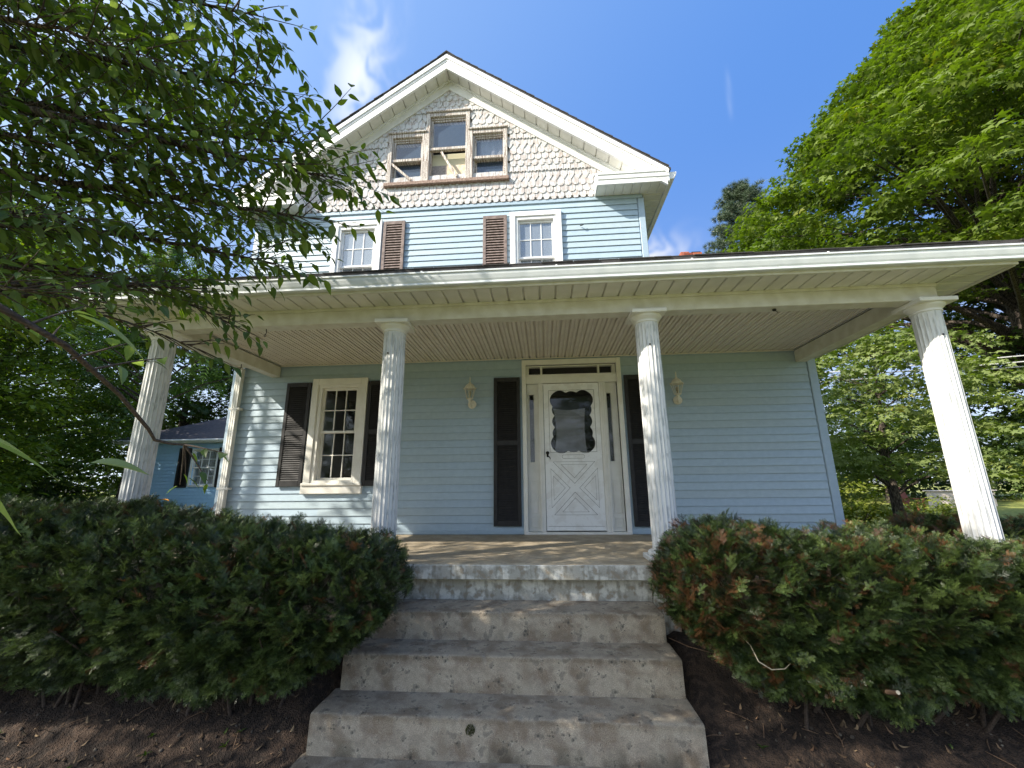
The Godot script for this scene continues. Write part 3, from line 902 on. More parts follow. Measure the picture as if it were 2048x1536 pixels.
func windows_and_door() -> void:
	# parlour window
	var b := MB.new()
	casing(b, -3.05, -2.20, 0.66, 2.235, 0.095, -0.012, 0.050, false)
	b.box(Vector3(-2.955, 0.70, -0.10), Vector3(-2.90, 2.14, 0.030), 0.003); b.box(Vector3(-2.35, 0.70, -0.10), Vector3(-2.295, 2.14, 0.030), 0.003)
	b.box(Vector3(-2.955, 2.095, -0.10), Vector3(-2.295, 2.139, 0.031), 0.003)
	b.box(Vector3(-3.075, 0.55, -0.012), Vector3(-2.18, 0.66, 0.055), 0.006)
	b.box(Vector3(-3.07, 0.661, -0.12), Vector3(-2.185, 0.70, 0.075), 0.008)
	b.box(Vector3(-2.93, 0.701, -0.10), Vector3(-2.32, 0.735, 0.035), 0.003)
	var w := put(house, "window", b.mesh(), M.cream)
	w.set_meta("label", "cream framed porch window between two black shutters")
	sash(w, -2.90, -2.35, 1.415, 2.095, -0.035, 0.035, 3, 2, M.cream, M.clear_glass)
	sash(w, -2.90, -2.35, 0.735, 1.455, -0.075, 0.038, 3, 2, M.cream, M.clear_glass)
	# upper windows
	for x in [-2.97, -0.045]:
		var u := MB.new()
		casing(u, x, x + 0.82, 3.40, 4.92, 0.085, -0.012, 0.055)
		u.box(Vector3(x + 0.086, 3.40, -0.10), Vector3(x + 0.125, 4.835, 0.035), 0.003); u.box(Vector3(x + 0.695, 3.40, -0.10), Vector3(x + 0.734, 4.835, 0.035), 0.003)
		u.box(Vector3(x + 0.125, 4.78, -0.10), Vector3(x + 0.695, 4.834, 0.034), 0.003)
		var uw := put(house, "window", u.mesh(), M.white)
		uw.set_meta("label", "upper white sash window left of its brown shutter" if x < -1 else "upper white sash window right of its brown shutter")
		sash(uw, x + 0.125, x + 0.695, 4.11, 4.775, -0.030, 0.032, 3, 2, M.white, M.glass)
		sash(uw, x + 0.125, x + 0.695, 3.42, 4.15, -0.070, 0.034, 3, 2, M.white, M.glass)
		curtain(uw, "curtain", x + 0.10, x + 0.72, 3.40, 4.13, -0.175, M.curtain)
	# the three attic windows share one sill
	var sillm := MB.new()
	sillm.box(Vector3(-2.17, 5.53, -0.05), Vector3(-0.05, 5.60, 0.085), 0.008)
	put(house, "attic_sill", sillm.mesh(), M.sill_wood)
	var k := 0
	for q in [[-2.14, -1.475, 6.595, 6.07, -2.035, -1.57], [-1.485, -0.72, 6.99, 6.26, -1.385, -0.79], [-0.735, -0.075, 6.575, 6.03, -0.62, -0.15]]:
		var a := MB.new()
		var cw := 0.07
		a.box(Vector3(q[0], 5.60, -0.006), Vector3(q[0] + cw, q[2], 0.050 + 0.002 * k), 0.005); a.box(Vector3(q[1] - cw, 5.60, -0.006), Vector3(q[1], q[2], 0.050 + 0.002 * k), 0.005)
		a.box(Vector3(q[0] + cw, q[2] - 0.075, -0.006), Vector3(q[1] - cw, q[2], 0.049), 0.005)
		a.box(Vector3(q[0] - 0.012, q[2], -0.006), Vector3(q[1] + 0.012, q[2] + 0.035, 0.075), 0.007)
		a.box(Vector3(q[0] + cw, 5.60, -0.12), Vector3(q[4] - 0.022, q[2] - 0.075, 0.012), 0.003); a.box(Vector3(q[5] + 0.022, 5.60, -0.12), Vector3(q[1] - cw, q[2] - 0.075, 0.012), 0.003)
		a.box(Vector3(q[4] - 0.022, q[2] - 0.11, -0.12), Vector3(q[5] + 0.022, q[2] - 0.0755, 0.011), 0.003)
		var aw := put(house, "attic_window", a.mesh(), M.bare_wood)
		aw.set_meta("label", ["left attic window with a loose stick leaning across its lower pane", "tall middle attic window with its lower half boarded up", "right attic window with two whole panes"][k])
		sash(aw, q[4] - 0.022, q[5] + 0.022, q[3] - 0.02, q[2] - 0.11, -0.025, 0.03, 1, 1, M.bare_wood, M.attic_glass)
		if k != 1: sash(aw, q[4] - 0.022, q[5] + 0.022, 5.60, q[3] + 0.02, -0.068, 0.035, 1, 1, M.bare_wood, M.attic_glass)
		bx(aw, "meeting_rail", M.bare_wood, Vector3(q[4] - 0.06, q[3] - 0.03, -0.004), Vector3(q[5] + 0.04, q[3] + 0.028, 0.030), 0.006)
		if k == 1:
			bx(aw, "board", M.cream_board, Vector3(-1.40, 6.02, -0.13), Vector3(-0.78, 6.27, -0.115), 0.003)
			bx(aw, "board", M.grey_board, Vector3(-1.40, 5.60, -0.125), Vector3(-1.135, 6.03, -0.105), 0.003)
			bx(aw, "board", M.pale_board, Vector3(-1.133, 5.60, -0.122), Vector3(-0.77, 6.025, -0.102), 0.003)
		if k < 2:
			var p := [Vector3(-2.08, 6.02, 0.03), Vector3(-1.70, 5.63, 0.065)] if k == 0 else [Vector3(-1.22, 6.22, 0.0), Vector3(-0.93, 5.66, 0.045)]
			var dv: Vector3 = p[1] - p[0]
			var st := MB.new()
			st.box(Vector3(-0.02, 0, -0.011), Vector3(0.02, dv.length(), 0.011), 0.004, Transform3D(Basis(Quaternion(Vector3.UP, dv.normalized())), p[0]))
			put(aw, "loose_stick", st.mesh(), M.bare_wood)
		if k == 2: curtain(aw, "curtain", -0.60, -0.17, 6.05, 6.48, -0.12, M.lace, 7)
		k += 1
	# shutters
	shutter(-3.455, -3.075, 0.655, 2.18, 0.5, M.black_shutter, 0.03, "black louvred shutter left of the porch window")
	shutter(-2.185, -1.80, 0.655, 2.18, 0.5, M.black_shutter, 0.03, "black louvred shutter right of the porch window, behind a column")
	shutter(-0.305, 0.075, 0.107, 2.17, 0.54, M.black_shutter, 0.03, "tall black louvred shutter left of the front door")
	shutter(1.562, 1.94, 0.100, 2.16, 0.54, M.black_shutter, 0.03, "tall black louvred shutter right of the front door, behind a column")
	shutter(-2.125, -1.765, 3.42, 4.885, 0.36, M.brown_shutter, 0.045, "faded brown shutter beside the left upper window")
	shutter(-0.48, -0.095, 3.42, 4.88, 0.36, M.brown_shutter, 0.045, "faded brown shutter beside the right upper window")
	# shutter dogs left on the siding
	for p in [Vector3(1.07, 4.62, 0.02), Vector3(-3.55, 4.62, 0.02), Vector3(-3.13, 4.66, 0.02)]:
		var sd := MB.new()
		sd.tube(PackedVector3Array([p, p + Vector3(0.0, 0.0, 0.02), p + Vector3(0.012, -0.012, 0.03), p + Vector3(0.04, -0.004, 0.028), p + Vector3(0.05, 0.008, 0.026)]), PackedFloat32Array([0.006, 0.008, 0.009, 0.007, 0.004]), 6)
		put(house, "shutter_hook", sd.mesh(), M.iron)
	# ---- front door with its surround
	var f := MB.new()
	f.box(Vector3(0.105, 0.0, -0.012), Vector3(0.165, 2.43, 0.035), 0.004); f.box(Vector3(1.465, 0.0, -0.012), Vector3(1.530, 2.43, 0.035), 0.004)
	f.box(Vector3(0.165, 2.355, -0.012), Vector3(1.465, 2.43, 0.033), 0.004)
	f.box(Vector3(0.165, 2.08, -0.14), Vector3(1.465, 2.195, 0.0), 0.006)
	f.box(Vector3(0.165, 2.1955, -0.13), Vector3(1.465, 2.21, 0.012), 0.003)
	for q in [[0.165, 0.205], [0.375, 0.405], [1.21, 1.235], [1.416, 1.465]]: f.box(Vector3(q[0], 2.2105, -0.12), Vector3(q[1], 2.335, -0.03), 0.003)
	f.box(Vector3(0.165, 2.3355, -0.12), Vector3(1.465, 2.354, -0.029), 0.003)
	for q in [[0.335, 0.405], [1.205, 1.30]]: f.box(Vector3(q[0], 0.03, -0.14), Vector3(q[1], 2.079, -0.002), 0.005)
	for q in [[0.345, 0.365], [1.235, 1.252], [1.27, 1.285]]: f.box(Vector3(q[0], 0.03, -0.003), Vector3(q[1], 2.079, 0.008), 0.003)
	f.box(Vector3(0.12, -0.0, -0.14), Vector3(1.52, 0.03, 0.06), 0.005)
	var fr := put(house, "door_frame", f.mesh(), M.cream)
	# side lights: a panelled board with a slim pane
	for q in [[0.166, 0.334, 0.205, 0.268], [1.301, 1.464, 1.318, 1.375]]:
		var sl := MB.new()
		wall_boxes(sl, q[0], q[1], 0.031, 2.078, -0.10, -0.062, [[q[2], q[3], 0.955, 1.925]])
		for yy in [[0.26, 0.70], [0.08, 0.21]]:
			var c := MB.new()
			casing(sl, q[0] + 0.03, q[1] - 0.03, yy[0], yy[1], 0.014, -0.062, -0.052)
		casing(sl, q[2] - 0.014, q[3] + 0.014, 0.941, 1.939, 0.0135, -0.062, -0.050)
		put(fr, "side_panel", sl.mesh(), M.cream)
		var pn := MB.new()
		pn.quad(Vector3(q[2], 0.955, -0.08), Vector3(q[3], 0.955, -0.08), Vector3(q[3], 1.925, -0.08), Vector3(q[2], 1.925, -0.08))
		put(fr, "side_pane", pn.mesh(), M.clear_glass)
		curtain(fr, "curtain", q[2] - 0.01, q[3] + 0.01, 0.95, 1.72, -0.125, M.lace, 3)
	for q in [[0.205, 0.375], [0.405, 1.21], [1.235, 1.416]]:
		var pn := MB.new()
		pn.quad(Vector3(q[0], 2.2105, -0.075), Vector3(q[1], 2.2105, -0.075), Vector3(q[1], 2.3355, -0.075), Vector3(q[0], 2.3355, -0.075))
		put(fr, "transom_pane", pn.mesh(), M.clear_glass)
	# a grey backing far behind the glass is the dark hall itself; the door leaf has a scalloped light
	var cx := 0.81; var cy := 1.52
	var hole := PackedVector2Array()
	var scallop := []
	for i in 3: scallop.append([Vector2(cx - 0.180 + 0.180 * i, 1.830), 0.130])
	for i in 5:
		scallop.append([Vector2(cx + 0.165, 1.856 - 0.168 * i), 0.118]); scallop.append([Vector2(cx - 0.165, 1.856 - 0.168 * i), 0.118])
	for i in 3: scallop.append([Vector2(cx - 0.180 + 0.180 * i, 1.212), 0.130])
	for i in 160:
		var a := TAU * i / 160.0
		var dv := Vector2(cos(a), sin(a))
		var far := 0.0
		for q in scallop:
			var o: Vector2 = Vector2(cx, cy) - q[0]
			var bb := o.dot(dv); var cc: float = o.length_squared() - q[1] * q[1]
			var dd := bb * bb - cc
			if dd > 0: far = maxf(far, -bb + sqrt(dd))
		if far == 0.0: far = 0.3
		hole.append(Vector2(cx, cy) + dv * far)
	var dm := MB.new()
	var dx0 := 0.412; var dx1 := 1.202; var dy0 := 0.045; var dy1 := 2.072
	var zf := -0.015; var zb := -0.05
	for i in 160:
		var p := hole[i]; var q := hole[(i + 1) % 160]
		var po := edge_out(Vector2(cx, cy), p, dx0, dx1, 1.075, dy1); var qo := edge_out(Vector2(cx, cy), q, dx0, dx1, 1.075, dy1)
		dm.quad_o(Vector3(p.x, p.y, zf), Vector3(q.x, q.y, zf), Vector3(qo.x, qo.y, zf), Vector3(po.x, po.y, zf), Vector3(p.x, p.y, zb))
		dm.quad_o(Vector3(p.x, p.y, zf), Vector3(q.x, q.y, zf), Vector3(q.x, q.y, zb), Vector3(p.x, p.y, zb), Vector3(p.x * 2 - cx, p.y * 2 - cy, zb))
		dm.quad_o(Vector3(p.x, p.y, zb), Vector3(q.x, q.y, zb), Vector3(qo.x, qo.y, zb), Vector3(po.x, po.y, zb), Vector3(p.x, p.y, zf))
	for c in [Vector2(dx0, dy1), Vector2(dx1, dy1), Vector2(dx0, 1.075), Vector2(dx1, 1.075)]:   # corners left open by the ring
		var best := []
		for i in 160:
			var po := edge_out(Vector2(cx, cy), hole[i], dx0, dx1, 1.075, dy1); var qo := edge_out(Vector2(cx, cy), hole[(i + 1) % 160], dx0, dx1, 1.075, dy1)
			if absf(po.x - qo.x) > 1e-4 and absf(po.y - qo.y) > 1e-4 and po.distance_to(c) < 0.1:
				dm.tri_o(Vector3(po.x, po.y, zf), Vector3(qo.x, qo.y, zf), Vector3(c.x, c.y, zf), Vector3(cx, cy, -1)); best.append(i)
	dm.box(Vector3(dx0, dy0, zb), Vector3(dx1, 1.075, zf))
	for q in [[dx0 - 0.001, dx0 + 0.006, dy0, dy1], [dx1 - 0.006, dx1 + 0.001, dy0, dy1]]: dm.box(Vector3(q[0], q[2], zb), Vector3(q[1], q[3], zf - 0.001))
	var door := put(house, "door", dm.mesh(), M.door)
	door.set_meta("label", "white storm door with scalloped glass and cross-buck lower panel")
	var gl := MB.new()
	gl.quad(Vector3(0.50, 1.07, -0.04), Vector3(1.12, 1.07, -0.04), Vector3(1.12, 1.97, -0.04), Vector3(0.50, 1.97, -0.04))
	put(door, "door_pane", gl.mesh(), M.clear_glass)
	var lc := MB.new()
	lc.use_uv = true
	# lace panel, its top edge sagging between two pins
	var n := 20
	for i in n:
		for j in 12:
			var pts := []
			for q in [[i, j], [i + 1, j], [i + 1, j + 1], [i, j + 1]]:
				var u: float = float(q[0]) / n; var vv: float = float(q[1]) / 12
				var x := lerpf(0.55 + 0.035 * sin(vv * PI), 1.005 - 0.02 * sin(vv * PI), u)
				var y := lerpf(1.08, 1.715 - 0.022 * sin(u * PI), vv)
				pts.append([Vector3(x, y, -0.085 + 0.010 * sin(u * 9.0 + vv * 2.0)), Vector2(u * 0.9, vv * 1.2)])
			var nn := Vector3(0, 0, 1)
			for k2 in [0, 2, 1, 0, 3, 2]: lc.vert(pts[k2][0], nn, pts[k2][1])
	put(door, "lace_curtain", lc.mesh(), M.lace)
	# grey strips put groove shade in colour: routed frame, letter plate, cross-buck triangles
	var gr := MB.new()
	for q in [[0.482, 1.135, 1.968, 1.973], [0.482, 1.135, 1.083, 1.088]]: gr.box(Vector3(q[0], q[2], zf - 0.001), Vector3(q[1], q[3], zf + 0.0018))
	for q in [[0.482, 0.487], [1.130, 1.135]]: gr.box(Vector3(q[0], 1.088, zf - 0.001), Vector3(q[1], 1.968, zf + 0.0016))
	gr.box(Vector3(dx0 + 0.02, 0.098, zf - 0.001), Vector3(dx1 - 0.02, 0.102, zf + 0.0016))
	put(door, "routed_frame_shade", gr.mesh(), M.groove_shade)
	var lp := MB.new()
	var ring := PackedVector2Array(); var inner := PackedVector2Array()
	for i in 24:
		var a := TAU * i / 24.0
		var cxx: float = cx - 0.005 + (0.13 if cos(a) > 0 else -0.13)
		ring.append(Vector2(cxx + 0.027 * cos(a), 1.023 + 0.027 * sin(a))); inner.append(Vector2(cxx + 0.023 * cos(a), 1.023 + 0.023 * sin(a)))
	lp.extrude(inner, zf - 0.001, zf + 0.004)
	var plate := put(door, "letter_plate", lp.mesh(), M.door)
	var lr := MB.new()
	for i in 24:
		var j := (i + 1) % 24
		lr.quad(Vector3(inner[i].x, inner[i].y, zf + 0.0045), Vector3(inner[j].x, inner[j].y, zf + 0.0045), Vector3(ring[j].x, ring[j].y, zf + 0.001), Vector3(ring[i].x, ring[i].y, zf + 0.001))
	put(door, "letter_plate_rim", lr.mesh(), M.groove_shade)
	var mid := Vector2(cx - 0.003, 0.60)
	for q in [[Vector2(0.515, 0.955), Vector2(1.10, 0.955), Vector2(0.808, 0.655)], [Vector2(0.515, 0.245), Vector2(1.10, 0.245), Vector2(0.808, 0.548)], [Vector2(0.485, 0.865), Vector2(0.485, 0.335), Vector2(0.745, 0.60)], [Vector2(1.128, 0.865), Vector2(1.128, 0.335), Vector2(0.868, 0.60)]]:
		var cen: Vector2 = (q[0] + q[1] + q[2]) / 3.0
		var tr := MB.new(); var tg := MB.new()
		for e in [[1.0, 0.965, 0.012], [0.62, 0.588, 0.007]]:
			for i in 3:
				var a: Vector2 = q[i]; var c: Vector2 = q[(i + 1) % 3]
				var ao: Vector2 = cen + (a - cen) * e[0]; var co: Vector2 = cen + (c - cen) * e[0]
				var ai: Vector2 = cen + (a - cen) * e[1]; var ci: Vector2 = cen + (c - cen) * e[1]
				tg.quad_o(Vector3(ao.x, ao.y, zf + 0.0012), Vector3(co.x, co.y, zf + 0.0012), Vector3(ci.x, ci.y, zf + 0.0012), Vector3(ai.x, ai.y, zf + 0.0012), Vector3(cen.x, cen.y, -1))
		var a2: Vector2 = cen + (q[0] - cen) * 0.93; var b2: Vector2 = cen + (q[1] - cen) * 0.93; var c2: Vector2 = cen + (q[2] - cen) * 0.93
		tr.extrude(PackedVector2Array([a2, b2, c2]), zf - 0.001, zf + 0.0008)
		a2 = cen + (q[0] - cen) * 0.55; b2 = cen + (q[1] - cen) * 0.55; c2 = cen + (q[2] - cen) * 0.55
		tr.extrude(PackedVector2Array([a2, b2, c2]), zf - 0.001, zf + 0.007)
		put(door, "cross_buck_panel", tr.mesh(), M.door)
		put(door, "panel_groove_shade", tg.mesh(), M.groove_shade)
	var kb := MB.new()
	kb.box(Vector3(0.435, 1.02, zf - 0.001), Vector3(0.462, 1.10, zf + 0.004), 0.002)
	kb.lathe([Vector2(0.0, 0.0), Vector2(0.010, 0.0), Vector2(0.010, 0.03), Vector2(0.022, 0.04), Vector2(0.024, 0.055), Vector2(0.0, 0.068)], 12, Transform3D(Basis(Vector3.RIGHT, PI / 2), Vector3(0.448, 1.075, zf + 0.003)))
	kb.tube(PackedVector3Array([Vector3(0.455, 1.03, zf), Vector3(0.475, 1.02, zf + 0.02), Vector3(0.485, 0.99, zf + 0.02)]), PackedFloat32Array([0.006, 0.006, 0.004]), 6)
	put(door, "handle", kb.mesh(), M.black)

func edge_out(o: Vector2, p: Vector2, x0: float, x1: float, y0: float, y1: float) -> Vector2:
	var d := (p - o).normalized()
	var t := 1e9
	if d.x > 1e-6: t = minf(t, (x1 - o.x) / d.x)
	if d.x < -1e-6: t = minf(t, (x0 - o.x) / d.x)
	if d.y > 1e-6: t = minf(t, (y1 - o.y) / d.y)
	if d.y < -1e-6: t = minf(t, (y0 - o.y) / d.y)
	return o + d * t

# ---------------------------------------------------------------- porch, chimney, downspouts
func fluted_shaft(y0: float, y1: float, r0: float, r1: float) -> ArrayMesh:
	var b := MB.new()
	var fl := 20; var sub := 5
	var na := fl * sub
	var levels := [0.0, 0.012, 0.03, 0.30, 0.62, 0.96, 0.985, 1.0]
	var pts := []
	for li in levels.size():
		var t: float = levels[li]
		var r := lerpf(r0, r1, t) + (0.004 if li == 0 or li == levels.size() - 1 else 0.0)
		var dep := 0.0 if (li < 2 or li > levels.size() - 3) else 0.0085
		var ring := PackedVector3Array()
		for k in na:
			var a := TAU * k / na
			var ph := float(k % sub) / sub
			var s := 0.0 if k % sub == 0 else sin(PI * ph)
			var rr2 := r - dep * pow(s, 0.7)
			ring.append(Vector3(cos(a) * rr2, lerpf(y0, y1, t), sin(a) * rr2))
		pts.append(ring)
	for li in levels.size() - 1:
		for k in na:
			var a: Vector3 = pts[li][k]; var c: Vector3 = pts[li][(k + 1) % na]; var d: Vector3 = pts[li + 1][(k + 1) % na]; var e: Vector3 = pts[li + 1][k]
			b.quad_o(a, c, d, e, Vector3(0, (a.y + e.y) / 2, 0))
	return b.mesh()

func porch() -> void:
	# floor slab and what carries it
	var pf := MB.new()
	pf.box(Vector3(-4.02, -0.12, 0.0), Vector3(4.24, 0.0, 2.144), 0.018)
	var floor_o := put(house, "porch_floor", pf.mesh(), M.porch_floor)
	bx(floor_o, "floor_edge", M.worn_white, Vector3(-4.03, -0.122, 2.145), Vector3(4.25, -0.006, 2.158), 0.005)
	bx(house, "porch_riser", M.worn_white, Vector3(-1.25, -0.50, 2.03), Vector3(1.26, -0.122, 2.075), 0.004)
	var pier := MB.new()
	pier.box(Vector3(1.261, -0.62, 1.98), Vector3(1.46, -0.17, 2.115), 0.005)
	pier.box(Vector3(1.255, -0.169, 1.98), Vector3(1.49, -0.1225, 2.125), 0.005)
	put(house, "pier_board", pier.mesh(), M.worn_white)
	var fnd := put(house, "foundation", MeshBox(Vector3(-4.0, -1.2, 1.90), Vector3(4.22, -0.121, 1.99)), M.mortar)
	var x := 1.49
	for row in 4:
		x = 1.48 + 0.05 * row
		while x < 2.6:
			var w := rr(0.16, 0.34)
			var h := 0.20
			var st := MB.new()
			st.box(Vector3(-w / 2, -h / 2, -0.05), Vector3(w / 2, h / 2, 0.055), 0.035)
			for i in st.v.size(): st.v[i] += Vector3(0.012 * sin(st.v[i].y * 40 + x * 9), 0.012 * sin(st.v[i].x * 30 + row), 0.01 * sin(st.v[i].x * 25 + st.v[i].y * 31))
			put(fnd, "stone", st.mesh(), M.stone[rng.randi() % 3], Vector3(x + w / 2, -0.24 - row * 0.215, 2.0), Basis(Vector3.BACK, rr(-0.06, 0.06)))
			x += w + 0.012
	# columns
	var shaft := fluted_shaft(0.085, 2.185, 0.116, 0.108)
	var cap := MB.new()
	cap.box(Vector3(-0.165, 2.238, -0.165), Vector3(0.165, 2.278, 0.165), 0.006)
	cap.lathe([Vector2(0.109, 2.165), Vector2(0.118, 2.17), Vector2(0.118, 2.18), Vector2(0.110, 2.185), Vector2(0.116, 2.195), Vector2(0.140, 2.218), Vector2(0.148, 2.230), Vector2(0.148, 2.239), Vector2(0.0, 2.239)], 40)
	var bs := MB.new()
	bs.box(Vector3(-0.17, 0.002, -0.17), Vector3(0.17, 0.045, 0.17), 0.006)
	bs.lathe([Vector2(0.15, 0.045), Vector2(0.156, 0.055), Vector2(0.156, 0.072), Vector2(0.145, 0.085), Vector2(0.122, 0.092), Vector2(0.0, 0.092)], 40)
	var capm := cap.mesh(); var bsm := bs.mesh()
	var k := 0
	for cx in [-3.634, -1.095, 1.437, 4.014]:
		var turn := Basis(Vector3.UP, [0.0, 0.06, 0.0, 0.0][k])
		var c := put(house, "porch_column", shaft, M.column, Vector3(cx, 0, 1.962))
		c.set_meta("label", ["white fluted porch column at the far left, beside the tree branch", "white fluted porch column beside the porch window", "white fluted porch column right of the front door", "white fluted porch column at the right corner, in full sun"][k])
		put(c, "capital", capm, M.cream, Vector3.ZERO, turn)
		put(c, "base", bsm, M.column)
		var hb := MB.new()
		hb.lathe([Vector2(0.0, 0.0), Vector2(0.009, 0.0), Vector2(0.009, 0.006), Vector2(0.0, 0.006)], 8, Transform3D(Basis(Vector3.RIGHT, PI / 2), Vector3(0.0, 0.0, 0.0)))
		put(c, "bolt", hb.mesh(), M.black, Vector3(-0.03 + 0.01 * k, 1.93, 0.110))
		k += 1
	# beams
	var bm := MB.new()
	bm.box(Vector3(-3.735, 2.279, 1.895), Vector3(4.09, 2.445, 2.040), 0.004)
	bm.box(Vector3(-3.74, 2.412, 2.041), Vector3(4.095, 2.4445, 2.056), 0.004)
	put(house, "front_beam", bm.mesh(), M.beam)
	for x2 in [[-3.735, -3.600], [3.945, 4.09]]:
		var sb := MB.new()
		sb.box(Vector3(x2[0], 2.281, 0.02), Vector3(x2[1], 2.443, 1.8945), 0.004)
		put(house, "side_beam", sb.mesh(), M.beam)
	# ceiling strips running out from the wall
	var ceil_o := put(house, "porch_ceiling", MeshBox(Vector3(-3.6, 2.486, 0.0), Vector3(3.945, 2.51, 1.90)), M.ceiling)
	var strip := MB.new()
	strip.extrude(PackedVector2Array([Vector2(0.0, 0.022), Vector2(0.003, 0.004), Vector2(0.008, 0.0), Vector2(0.038, 0.0), Vector2(0.040, 0.010), Vector2(0.047, 0.010), Vector2(0.0490, 0.0), Vector2(0.080, 0.0), Vector2(0.0855, 0.004), Vector2(0.0855, 0.022)]), 0.003, 1.893)
	var stm := strip.mesh()
	x = -3.598
	while x < 3.86:
		put(ceil_o, "ceiling_strip", stm, M.ceiling, Vector3(x, 2.463, 0.0))
		x += 0.1035
	bx(house, "ceiling_mould", M.ceiling, Vector3(-3.6, 2.449, 0.008), Vector3(3.945, 2.4625, 0.03), 0.003)
	# soffit: front and ends, with mitred corners
	var sbk := MB.new()
	sbk.box(Vector3(-4.24, 2.460, 1.91), Vector3(4.46, 2.470, 2.36)); sbk.box(Vector3(-4.24, 2.460, 0.0), Vector3(-3.61, 2.470, 1.909)); sbk.box(Vector3(3.955, 2.460, -6.0), Vector3(4.46, 2.470, 1.909))
	var sof := put(house, "porch_soffit", sbk.mesh(), M.soffit)
	var sp := MB.new()
	sp.extrude(PackedVector2Array([Vector2(0.0, 0.020), Vector2(0.003, 0.004), Vector2(0.008, 0.0), Vector2(0.136, 0.0), Vector2(0.140, 0.004), Vector2(0.141, 0.020)]), 2.057, 2.345)
	var spm := sp.mesh()
	x = -3.74
	while x < 4.03:
		put(sof, "soffit_panel", spm, M.soffit, Vector3(x, 2.440, 0.0))
		x += 0.1535
	for sd in [-1.0, 1.0]:
		var xi := -3.74 if sd < 0 else 4.095
		var xo := -4.225 if sd < 0 else 4.445
		var w := absf(xo - xi)
		var ep := MB.new()
		ep.extrude(PackedVector2Array([Vector2(0.0, 0.020), Vector2(0.003, 0.004), Vector2(0.008, 0.0), Vector2(0.136, 0.0), Vector2(0.140, 0.004), Vector2(0.141, 0.020)]), 0.0, w - 0.004, Transform3D(Basis(Vector3(0, 0, -1), Vector3.UP, Vector3(1, 0, 0)), Vector3.ZERO))
		var em := ep.mesh()
		var z := 2.345
		while z > (0.16 if sd < 0 else -5.8):
			put(sof, "soffit_panel", em, M.soffit, Vector3(minf(xi, xo) + 0.002, 2.440 + (0.0 if z < 2.04 else 0.0004), z))
			z -= 0.1535
		var mt := MB.new()
		mt.box(Vector3(-0.012, -0.004, 0), Vector3(0.012, 0.0, Vector2(w, 0.30).length()), 0.002, Transform3D(Basis(Vector3.UP, atan2(xo - xi, 0.30)), Vector3(xi, 2.4385, 2.05)))
		put(sof, "mitre_strip", mt.mesh(), M.soffit)
		bx(house, "porch_side_fascia", M.beam, Vector3(minf(xo, xo + sd * 0.022), 2.425, (0.0 if sd < 0 else -6.0)), Vector3(maxf(xo, xo + sd * 0.022), 2.575, 2.36), 0.004)
	bx(house, "porch_fascia", M.beam, Vector3(-4.247, 2.430, 2.361), Vector3(4.467, 2.575, 2.385), 0.004)
	# wing soffit at the right, behind the porch
	# gutter along the front: moulded profile in (z, y)
	var gp := PackedVector2Array([Vector2(2.386, 2.455), Vector2(2.430, 2.455), Vector2(2.437, 2.462), Vector2(2.437, 2.474), Vector2(2.430, 2.482), Vector2(2.440, 2.500), Vector2(2.452, 2.535), Vector2(2.456, 2.560), Vector2(2.466, 2.566), Vector2(2.466, 2.580), Vector2(2.386, 2.580)])
	var gm := MB.new()
	gm.extrude(gp, 0.0, 9.0, Transform3D(Basis(Vector3(0, 0, 1), Vector3.UP, Vector3(-1, 0, 0)), Vector3(4.66, 0, 0)))
	var gut := put(house, "porch_gutter", gm.mesh(), M.gutter)
	for x3 in [-2.4, -0.7, 0.55, 1.75, 2.9]:
		bx(gut, "gutter_clip", M.white, Vector3(x3, 2.581, 2.40), Vector3(x3 + 0.018, 2.592, 2.462), 0.003)
	# roof of the porch and the low wing
	var rf := MB.new()
	var a := Vector3(-4.27, 2.595, 2.44); var b := Vector3(4.50, 2.595, 2.44); var c := Vector3(2.0, 3.34, -0.02); var d := Vector3(-1.8, 3.34, -0.02)
	slab(rf, [a, b, c, d], 0.022)
	slab(rf, [b, Vector3(4.50, 2.595, -6.2), Vector3(2.0, 3.34, -6.2), c], 0.022)
	slab(rf, [Vector3(-4.27, 2.595, -0.02), a, d], 0.022)
	var prf := put(house, "porch_roof", rf.mesh(), M.roof)
	# first course of shingles, a little uneven over the gutter
	var tb := MB.new()
	x = -4.29
	while x < 4.52:
		var w := rr(0.14, 0.32)
		var z1 := 2.452 + rr(-0.006, 0.008)
		var lift := rr(0.0, 0.006)
		tb.box(Vector3(0, 0, 0), Vector3(minf(w - 0.004, 4.53 - x), 0.008, 0.30), 0.0, Transform3D(Basis(Vector3.RIGHT, 0.295), Vector3(x, 2.615 + lift + 0.0875, z1 - 0.287)))
		x += w
	put(prf, "eave_shingles", tb.mesh(), M.roof)
	# hooks left in the ceiling and beam
	for q in [[Vector3(-2.50, 2.28, 1.96), "small rusty hook hanging under the front beam beside the left column", 0.085], [Vector3(-3.68, 2.281, 0.75), "thin wire hook hanging under the left side beam", 0.075]]:
		var hk := MB.new()
		var p: Vector3 = q[0]
		hk.tube(PackedVector3Array([p, p + Vector3(0, -0.02, 0), p + Vector3(0.006, -0.04, 0), p + Vector3(0.0, -0.055, 0), p + Vector3(-0.014, -0.065, 0), p + Vector3(-0.018, -0.08, 0), p + Vector3(-0.006, -q[2], 0), p + Vector3(0.006, -0.075, 0), p + Vector3(0.0, -0.062, 0)]), PackedFloat32Array([0.005, 0.004, 0.0035, 0.0035, 0.0035, 0.0035, 0.0035, 0.003, 0.003]), 5)
		var ho := put(self, "ceiling_hook", hk.mesh(), M.iron)
		tag(ho, q[1], "hook")
	var wn := MB.new()
